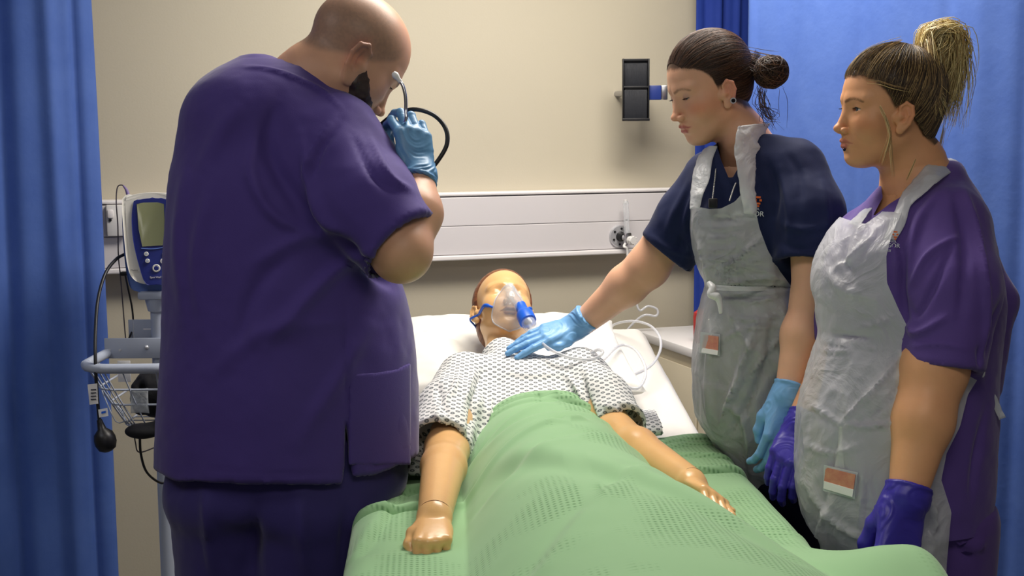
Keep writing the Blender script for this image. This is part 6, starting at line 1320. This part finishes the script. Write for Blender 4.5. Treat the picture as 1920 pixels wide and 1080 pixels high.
g.build('chamber_prongs', M_clear, om)
hs = lambda x, y, z: HK.wor(np.array([x, y, z]))
st_pts = []
for (x, z) in ((-0.040, -0.048), (-0.052, -0.046), (-0.062, -0.050)):
    pass
def on_head(dirv, off=0.003):
    C0 = np.array([0, 0, -0.03]); d = nrm(dirv); r = 0.13
    for _ in range(30): r -= float(min(HK._skin((C0 + d * r)[None].astype(np.float32))[0], 0.9 * capk((C0 + d * r)[None].astype(np.float32))[0] + (0 if d[1] < 0.1 else 1))) * 0.7
    return HK.wor(C0 + d * (r + off))
for sx in (-1, 1):
    pts = [HK.wor(rim[int(na * (0.25 if sx > 0 else 0.75)) + 0])] + [on_head((sx * sin(a), cos(a), zz)) for a, zz in ((0.75, -0.10), (1.1, -0.06), (1.4, -0.02), (1.75, 0.06), (2.2, 0.15), (2.7, 0.2), (3.1, 0.2))]
    p_ = catmull(pts, 5); V = []; n_ = len(p_)
    for i in range(n_):
        w_ = 0.0045 if 2 < i < 13 else 0.003; t_ = nrm(p_[min(i + 1, n_ - 1)] - p_[max(i - 1, 0)]); o_ = nrm(p_[i] - HK.c); u_ = nrm(np.cross(t_, o_)); oo = np.cross(u_, t_)
        for k in range(8): a = 2 * pi * k / 8; V.append(p_[i] + u_ * w_ * cos(a) + oo * 0.0022 * sin(a))
    F = [list(f) for f in grid_faces(n_, 8, True)]; mesh_obj('strap', np.array(V), F, M_blue, om)
# oxygen tubing
TD = [P(1001, 626, 2.928), P(1013, 640, 2.83), P(1030, 654, 2.795), P(1052, 665, 2.78), P(1078, 672, 2.77), P(1102, 674, 2.77), P(1122, 669, 2.77), P(1130, 660, 2.78), P(1120, 656, 2.80), P(1106, 668, 2.81), P(1112, 682, 2.86), P(1132, 674, 2.95), P(1150, 656, 3.05), P(1168, 647, 3.15), P(1190, 655, 3.12), P(1207, 680, 3.05),
      P(1210, 705, 2.98), P(1196, 728, 2.93), P(1172, 722, 2.95), P(1162, 706, 3.0), P(1190, 702, 3.08), P(1222, 684, 3.15), P(1238, 656, 3.25), P(1236, 630, 3.3), P(1218, 610, 3.4), P(1188, 602, 3.5), P(1158, 606, 3.58), P(1146, 616, 3.62), P(1150, 640, 3.75)]
TD += [P(1160, 650, 3.95), P(1175, 620, 3.97), P(1205, 592, 3.97), P(1230, 592, 3.97), P(1232, 580, 3.97), P(1215, 574, 3.97), P(1200, 582, 3.965), P(1193, 566, 3.965), P(1188, 530, 3.97), P(1180, 490, 3.97)] + [np.linalg.solve(np.array([[CY, SY, 0], [-SY, CY, 0], [0, 0, 1]]), PW(1177, 480, 0.115))]
ot = tube_obj('oxygen_tubing', TD, 0.0036, M_tubing, None, n=8, sub=8); tag(ot, 'clear oxygen tubing looping from the mask over the pillow to the flowmeter', 'tubing')
# ------------------------------------------------------------------ vital signs monitor on a wheeled pole
M_cart = mat('cart_enamel', (176, 184, 200), 0.4); M_mwhite = mat('monitor_housing', (222, 220, 212), 0.45); M_mblue = mat('monitor_side', (96, 124, 190), 0.4); M_mnavy = mat('monitor_face', (34, 44, 118), 0.35); M_lcd = mat('lcd_glass', (118, 122, 92), 0.2, spec=0.6)
DC = 3.14; PC_ = P(297, 600, DC); px0, py0 = PC_[0], PC_[1]
ct = thing('monitor_cart', k2w([px0, py0, 0]), 'vital signs monitor on a grey wheeled pole with a wire basket behind the man', 'cart')
g = Geo(); g.cyl((px0, py0, 0.12), (px0, py0, P(297, 560, DC)[2]), 0.0185, n=28); g.build('pole', M_cart, ct)
g = Geo()
for k in range(5): a = 2 * pi * k / 5 + 0.3; g.tube([(px0, py0, 0.12), (px0 + 0.13 * cos(a), py0 + 0.13 * sin(a), 0.11), (px0 + 0.24 * cos(a), py0 + 0.24 * sin(a), 0.085)], [0.024, 0.020, 0.015], 10)
g.build('base', M_cart, ct)
for k in range(5):
    a = 2 * pi * k / 5 + 0.3; c = np.array([px0 + 0.235 * cos(a), py0 + 0.235 * sin(a), 0.036]); t_ = np.array([-sin(a), cos(a), 0]); Geo().cyl(c - t_ * 0.012, c + t_ * 0.012, 0.036, bev=0.004, n=24).build('castor', M_dark, ct)
# monitor: outline in image-plane coordinates around the centre (291, 455), facing the bed foot and a little to the right
mc = P(287, 455, DC - 0.06); ma = radians(9); mxv = np.array([cos(ma), -sin(ma) * -1, 0]); mxv = np.array([cos(ma), sin(ma), 0]); mzv = np.array([0, 0.10, 0.995]); myv = np.cross(mzv, mxv); k_px = (DC - 0.06) / FPX
def ml(u, v, w=0): return mc + mxv * u + mzv * v + myv * w        # w away from the viewer
def prism(outline, w0, w1, bev, name, matl, parent=ct, sc=1.0):
    b_ = bmesh.new(); vs = [b_.verts.new((u * sc, v * sc, 0)) for u, v in outline]; f = b_.faces.new(vs); r_ = bmesh.ops.extrude_face_region(b_, geom=[f]); 
    for v in r_['geom']:
        if isinstance(v, bmesh.types.BMVert): v.co.z = 1
    bmesh.ops.recalc_face_normals(b_, faces=b_.faces)
    V0 = np.array([v.co[:] for v in b_.verts]); 
    for v in b_.verts: q = ml(v.co.x, v.co.y, w0 + (w1 - w0) * v.co.z); v.co = Vector(q)
    if bev:
        fr = [e for e in b_.edges if all(abs(((np.array(x.co) - mc) @ myv) - w0) < 1e-5 for x in e.verts)]; bmesh.ops.bevel(b_, geom=fr, offset=bev, segments=3, profile=0.5, affect='EDGES')
    b_.verts.index_update(); g = Geo(); g.bm(b_); return g.build(name, matl, parent)
def O(pts): return [((x - 291) * k_px, (455 - y) * k_px) for x, y in pts]
def rnd(pts, n=4): q = catmull(np.array([(a, b, 0) for a, b in pts + pts[:1]]), n)[:-1, :2]; return [tuple(x) for x in q]
hous = [(238, 372), (262, 364), (291, 361), (320, 364), (344, 372), (347, 400), (344, 450), (338, 500), (328, 524), (310, 532), (291, 533), (272, 532), (254, 524), (245, 500), (240, 450), (237, 400)]
prism(O(rnd(hous)), 0, 0.035, 0.006, 'housing', M_mwhite)
side = [(234, 374), (252, 364), (291, 360), (330, 364), (348, 374), (350, 420), (346, 480), (340, 526), (330, 545), (291, 548), (252, 545), (242, 526), (236, 480), (233, 420)]
prism(O(rnd(side)), 0.030, 0.085, 0.004, 'side_shell', M_mblue)
face = [(258, 377), (275, 373), (291, 372), (307, 373), (324, 377), (329, 392), (330, 420), (326, 460), (318, 500), (312, 531), (291, 534), (276, 531), (266, 500), (257, 460), (254, 430), (254, 400)]
prism(O(rnd(face, 3)), -0.004, 0.004, 0.002, 'face_panel', M_mnavy)
prism(O([(263, 382), (275, 380), (301, 380), (312, 383), (314, 460), (272, 462), (266, 430)]), -0.006, 0.0, 0.001, 'screen', M_lcd)
g = Geo(); g.tube([ml((270 - 291) * k_px, (455 - 465.5) * k_px, -0.005), ml(0, (455 - 467) * k_px, -0.006), ml(24 * k_px, (455 - 464) * k_px, -0.005)], 0.0012, 8); g.build('screen_ledge', M_mblue, ct)
for (x, y, r, mm) in ((279, 476, 4.2, M_mwhite), (281, 489, 4.2, M_mwhite), (312, 476, 4.2, M_mwhite), (309, 490, 5.0, M_trunk2), (297, 503, 7.5, M_mwhite)):
    c = ml((x - 291) * k_px, (455 - y) * k_px, -0.004); Geo().lathe(c, -myv, [(0, 0), (r * k_px, 0), (r * k_px, 0.002), (r * k_px * 0.8, 0.0032), (r * k_px * 0.6, 0.0026), (0, 0.0026)], 20).build('button', mm, ct)
    Geo().lathe(c - myv * 0.0026, -myv, [(0, 0.0001), (r * k_px * 0.58, 0.0001), (r * k_px * 0.5, 0.0008), (0, 0.0008)], 16).build('button_cap', M_mnavy if r > 4.5 and mm is M_mwhite else M_cart, ct)
M_green = mat('green_print', (70, 140, 90), 0.6); M_ink = mat('dark_print', (50, 55, 70), 0.6)
text('maker_text', 'Welch', ml((265 - 291) * k_px, (455 - 369.5) * k_px, -0.0008), mxv, mzv, 5.2 * k_px, M_green, ct); text('maker_text', 'Allyn', ml((281 - 291) * k_px, (455 - 369.2) * k_px, -0.0008), mxv, mzv, 5.2 * k_px, M_ink, ct)
text('model_text', 'Spot Vital Signs', ml((285 - 291) * k_px, (455 - 521.5) * k_px, -0.0048), mxv, mzv, 5.0 * k_px, M_trunk2, ct)
text('sensor_text', 'Masimo', ml((250 - 291) * k_px, (455 - 507) * k_px, -0.0008), mxv, mzv, 4.2 * k_px, M_ink, ct)
g = Geo(); g.box(ml(0, (455 - 553) * k_px, 0.045), (0.075, 0.06, 0.02), 0.006); g.cyl(ml(0, (455 - 550) * k_px, 0.045), (px0, py0, P(297, 580, DC)[2]), 0.030, 0.024, n=24); g.build('neck_bracket', M_cart, ct)
# bracket plates behind the pole
a_ = P(252, 640, DC + 0.03); b_ = P(300, 598, DC + 0.03)
g = Geo(); g.box(((a_[0] + b_[0]) / 2, a_[1], (a_[2] + b_[2]) / 2), (b_[0] - a_[0], 0.006, b_[2] - a_[2]), 0.002); q = P(246, 618, DC + 0.035); g.box(q, (0.012, 0.006, 0.05), 0.001); g.build('rear_plate', M_cart, ct)
g = Geo()
for y in (603, 617): q = P(277, y, DC + 0.024); g.box(q, (0.022, 0.002, 0.003), 0.0005)
g.build('plate_slots', M_trunk2, ct)
# basket
bz_ = P(297, 660, DC)[2]; bw, bd = 0.118, 0.215; bc = np.array([px0 - 0.005, py0 - 0.02, bz_])
def loop(hw, d0, d1, z, r=0.05, n=7, cx=0.0):
    pts = []; 
    for (sx, ang0) in ((-1, 180), (1, 270)):
        ccx = bc[0] + cx + sx * (hw - r); ccy = bc[1] - d1 + r
        for k in range(n): a = radians(ang0 + 90 * k / (n - 1)); pts.append((ccx + r * cos(a), ccy + r * sin(a), z))
    return [(bc[0] + cx - hw, bc[1] - d0, z)] + pts + [(bc[0] + cx + hw, bc[1] - d0, z)]
bs = Geo(); tube_obj('basket_rim', loop(bw, 0.0, bd, bz_, 0.07), 0.0115, M_cart, ct, n=14, sub=3)
Geo().box((bc[0], bc[1] - 0.002, bz_ + 0.012), (bw * 2 + 0.01, 0.004, 0.05), 0.0015).build('basket_back', M_cart, ct)
g = Geo()
for x in (-0.11, -0.085): q = (bc[0] + x, bc[1] - 0.004, bz_ + 0.008); g.cyl(q, (q[0], q[1] - 0.002, q[2]), 0.003, n=10)
q = (bc[0] - 0.02, bc[1] - 0.004, bz_ + 0.014); g.sphere(q, 0.006, 12); g.build('basket_screws', M_chrome, ct)
zb_b = P(290, 798, 3.02)[2]; lv = []
for f_, nm in ((0.36, 0), (0.62, 0), (1.0, 0)):
    hw = bw * (1 - 0.42 * f_); z = bz_ + (zb_b - bz_) * f_; lv.append(tube_obj('basket_wire', loop(hw, 0.0, bd * (1 - 0.38 * f_), z, 0.06 * (1 - 0.3 * f_), cx=0.02 * f_), 0.0026, M_cart, ct, n=8, sub=3))
topl = catmull(loop(bw, 0.0, bd, bz_, 0.07), 6); botl = catmull(loop(bw * 0.58, 0.0, bd * 0.62, zb_b, 0.042, cx=0.02), 6)
for f_ in np.linspace(0.04, 0.96, 15):
    a = topl[int(f_ * (len(topl) - 1))]; b2 = botl[int(f_ * (len(botl) - 1))]; tube_obj('basket_wire', [a, a * 0.5 + b2 * 0.5 + [0, -0.004, 0], b2], 0.0017, M_cart, ct, n=6, sub=4)
for y_ in (0.03, 0.07, 0.11): tube_obj('basket_wire', [(bc[0] + 0.02 - bw * 0.56, bc[1] - y_, zb_b), (bc[0] + 0.02 + bw * 0.56, bc[1] - y_, zb_b)], 0.0017, M_cart, ct, n=6, sub=1)
wl = [P(191, 732, 2.98), P(196, 745, 2.98), P(217, 790, 2.98), P(235, 789, 2.97), P(233, 786, 2.97)]; tube_obj('side_hook', wl + [P(228, 770, 2.99), P(205, 745, 3.0), P(191, 732, 2.98)], 0.0015, M_cart, ct, n=6, sub=3)
# basket contents
M_cuff = mat('black_cuff_fabric', (26, 26, 30), 0.8, bump=0.3, bscale=80); 
def cuff(p):
    c = np.array([bc[0] + 0.03, bc[1] - 0.085, (bz_ + zb_b) / 2 - 0.005]); d = el(p, c, (0.062, 0.05, 0.062)); d = smin(d, el(p, c + [-0.045, 0.0, -0.01], (0.022, 0.042, 0.045)), 0.01); d = smin(d, rc(p, c + [-0.03, 0, 0.03], c + [0.04, 0, 0.06], 0.02, 0.016), 0.01); return smax(d, -el(p, c + [-0.03, -0.055, 0.01], (0.012, 0.03, 0.03)), 0.006)
V, Q = sdf_mesh(cuff, bc + [-0.09, -0.17, -0.17], bc + [0.13, 0.0, 0.06], 0.005); N_ = grad(cuff, V); V = V + N_ * (vn(V, (60, 60, 90)) * 0.002)[:, None]; o = mesh_obj('pressure_cuff', V, Q, M_cuff, None); tag(o, 'black folded blood pressure cuff lying in the wire basket', 'cuff')
def cuff2(p):
    c = P(268, 808, 3.0); d = el(p, c, (0.042, 0.03, 0.018)); return smin(d, rc(p, c + [0.02, 0, 0.006], c + [0.05, 0, 0.02], 0.014, 0.012), 0.01)
V, Q = sdf_mesh(cuff2, P(268, 808, 3.0) - 0.09, P(268, 808, 3.0) + 0.09, 0.004); o = mesh_obj('cuff_end', V, Q, M_cuff, None); tag(o, 'black cuff end sagging below the wire basket', 'cuff')
c = bc + np.array([-0.035, -0.14, -0.02]); o = Geo().box(c, (0.03, 0.002, 0.05), 0.0005).build('label_card', M_white, None); tag(o, 'small white label card inside the wire basket', 'card')
M_foil = mat('clear_foil_bag', (200, 205, 210), 0.15, alpha=0.6, bump=0.8, bscale=60)
V, F = cushion('x', bc + np.array([0.005, -0.165, -0.085]), np.array([1, 0, 0]), np.array([0, 0, 1.0]), np.array([0, -1, 0]), 0.022, 0.03, 0.006, None, 3, n=16); o = mesh_obj('foil_packet', V, F, M_foil, None); tag(o, 'small shiny clear packet in the wire basket', 'packet')
# cables and hoses
M_cable = mat('grey_cable', (70, 62, 70), 0.5); M_lil = mat('lilac_sleeve', (120, 104, 150), 0.5)
Dm = DC - 0.03
tube_obj('probe_cable', [P(238, 366, Dm), P(234, 352, Dm), P(228, 347, Dm), P(220, 352, Dm), P(218, 380, Dm), P(221, 425, Dm), P(222, 480, Dm + 0.02), P(226, 520, Dm + 0.06), P(231, 580, Dm + 0.06), P(236, 642, Dm + 0.04)], 0.0016, M_cable, ct, n=8)
tube_obj('probe_plug', [P(241, 368, Dm), P(237, 356, Dm), P(231, 348, Dm)], [0.0045, 0.0038, 0.002], M_lil, ct, n=10)
tube_obj('power_lead', [P(234, 512, Dm), P(240, 540, Dm + 0.05), P(248, 580, Dm + 0.07), P(249, 615, Dm + 0.07), P(238, 643, Dm + 0.04)], 0.0024, M_blkrub, ct, n=8)
Geo().box(P(233, 513, Dm), (0.018, 0.02, 0.01), 0.003).build('lead_plug', M_dark, ct)
tube_obj('air_hose', [P(233, 477, Dm), P(218, 486, Dm - 0.03), P(198, 512, Dm - 0.08), P(184, 560, Dm - 0.12), P(179, 620, Dm - 0.16), P(179, 680, Dm - 0.19), P(182, 740, Dm - 0.19), P(187, 795, Dm - 0.19)], 0.0040, M_blkrub, ct, n=10)
g = Geo(); a0 = P(187, 790, Dm - 0.19); b0 = P(199, 832, Dm - 0.19); g.lathe(a0, b0 - a0, [(0, -0.004), (0.006, -0.004), (0.0075, 0.006), (0.010, 0.018), (0.021, 0.028), (0.0245, 0.040), (0.0245, 0.052), (0.019, 0.066), (0.008, 0.072), (0, 0.073)], 28); g.build('hose_bulb', M_blkrub, ct)
for nm, qd, mm in (('hose_tag', [(164, 721), (182, 719), (184, 757), (168, 759)], M_white), ('hose_label', [(184, 768), (201, 765), (203, 780), (186, 783)], M_badgew)):
    card(nm, qd, [Dm - 0.20] * 4, mm, ct)
for i, y in enumerate((730, 736, 742, 748)): card('tag_print', [(170, y), (180, y - 0.5), (180, y + 1.5), (170, y + 2)], [Dm - 0.2025] * 4, M_ink, ct)
card('label_print', [(190, 772), (198, 770), (198, 774), (190, 776)], [Dm - 0.2025] * 4, M_blue, ct)
tube_obj('mains_lead', [P(262, 812, 3.0), P(264, 850, 3.02), P(275, 885, 3.05), P(300, 905, 3.1), P(318, 902, 3.12)], 0.0030, M_blkrub, ct, n=8)
tube_obj('cuff_hose', [P(250, 800, 2.99), P(254, 830, 3.0), P(262, 848, 3.02), P(300, 835, 3.08)], 0.0016, M_cable, ct, n=8)
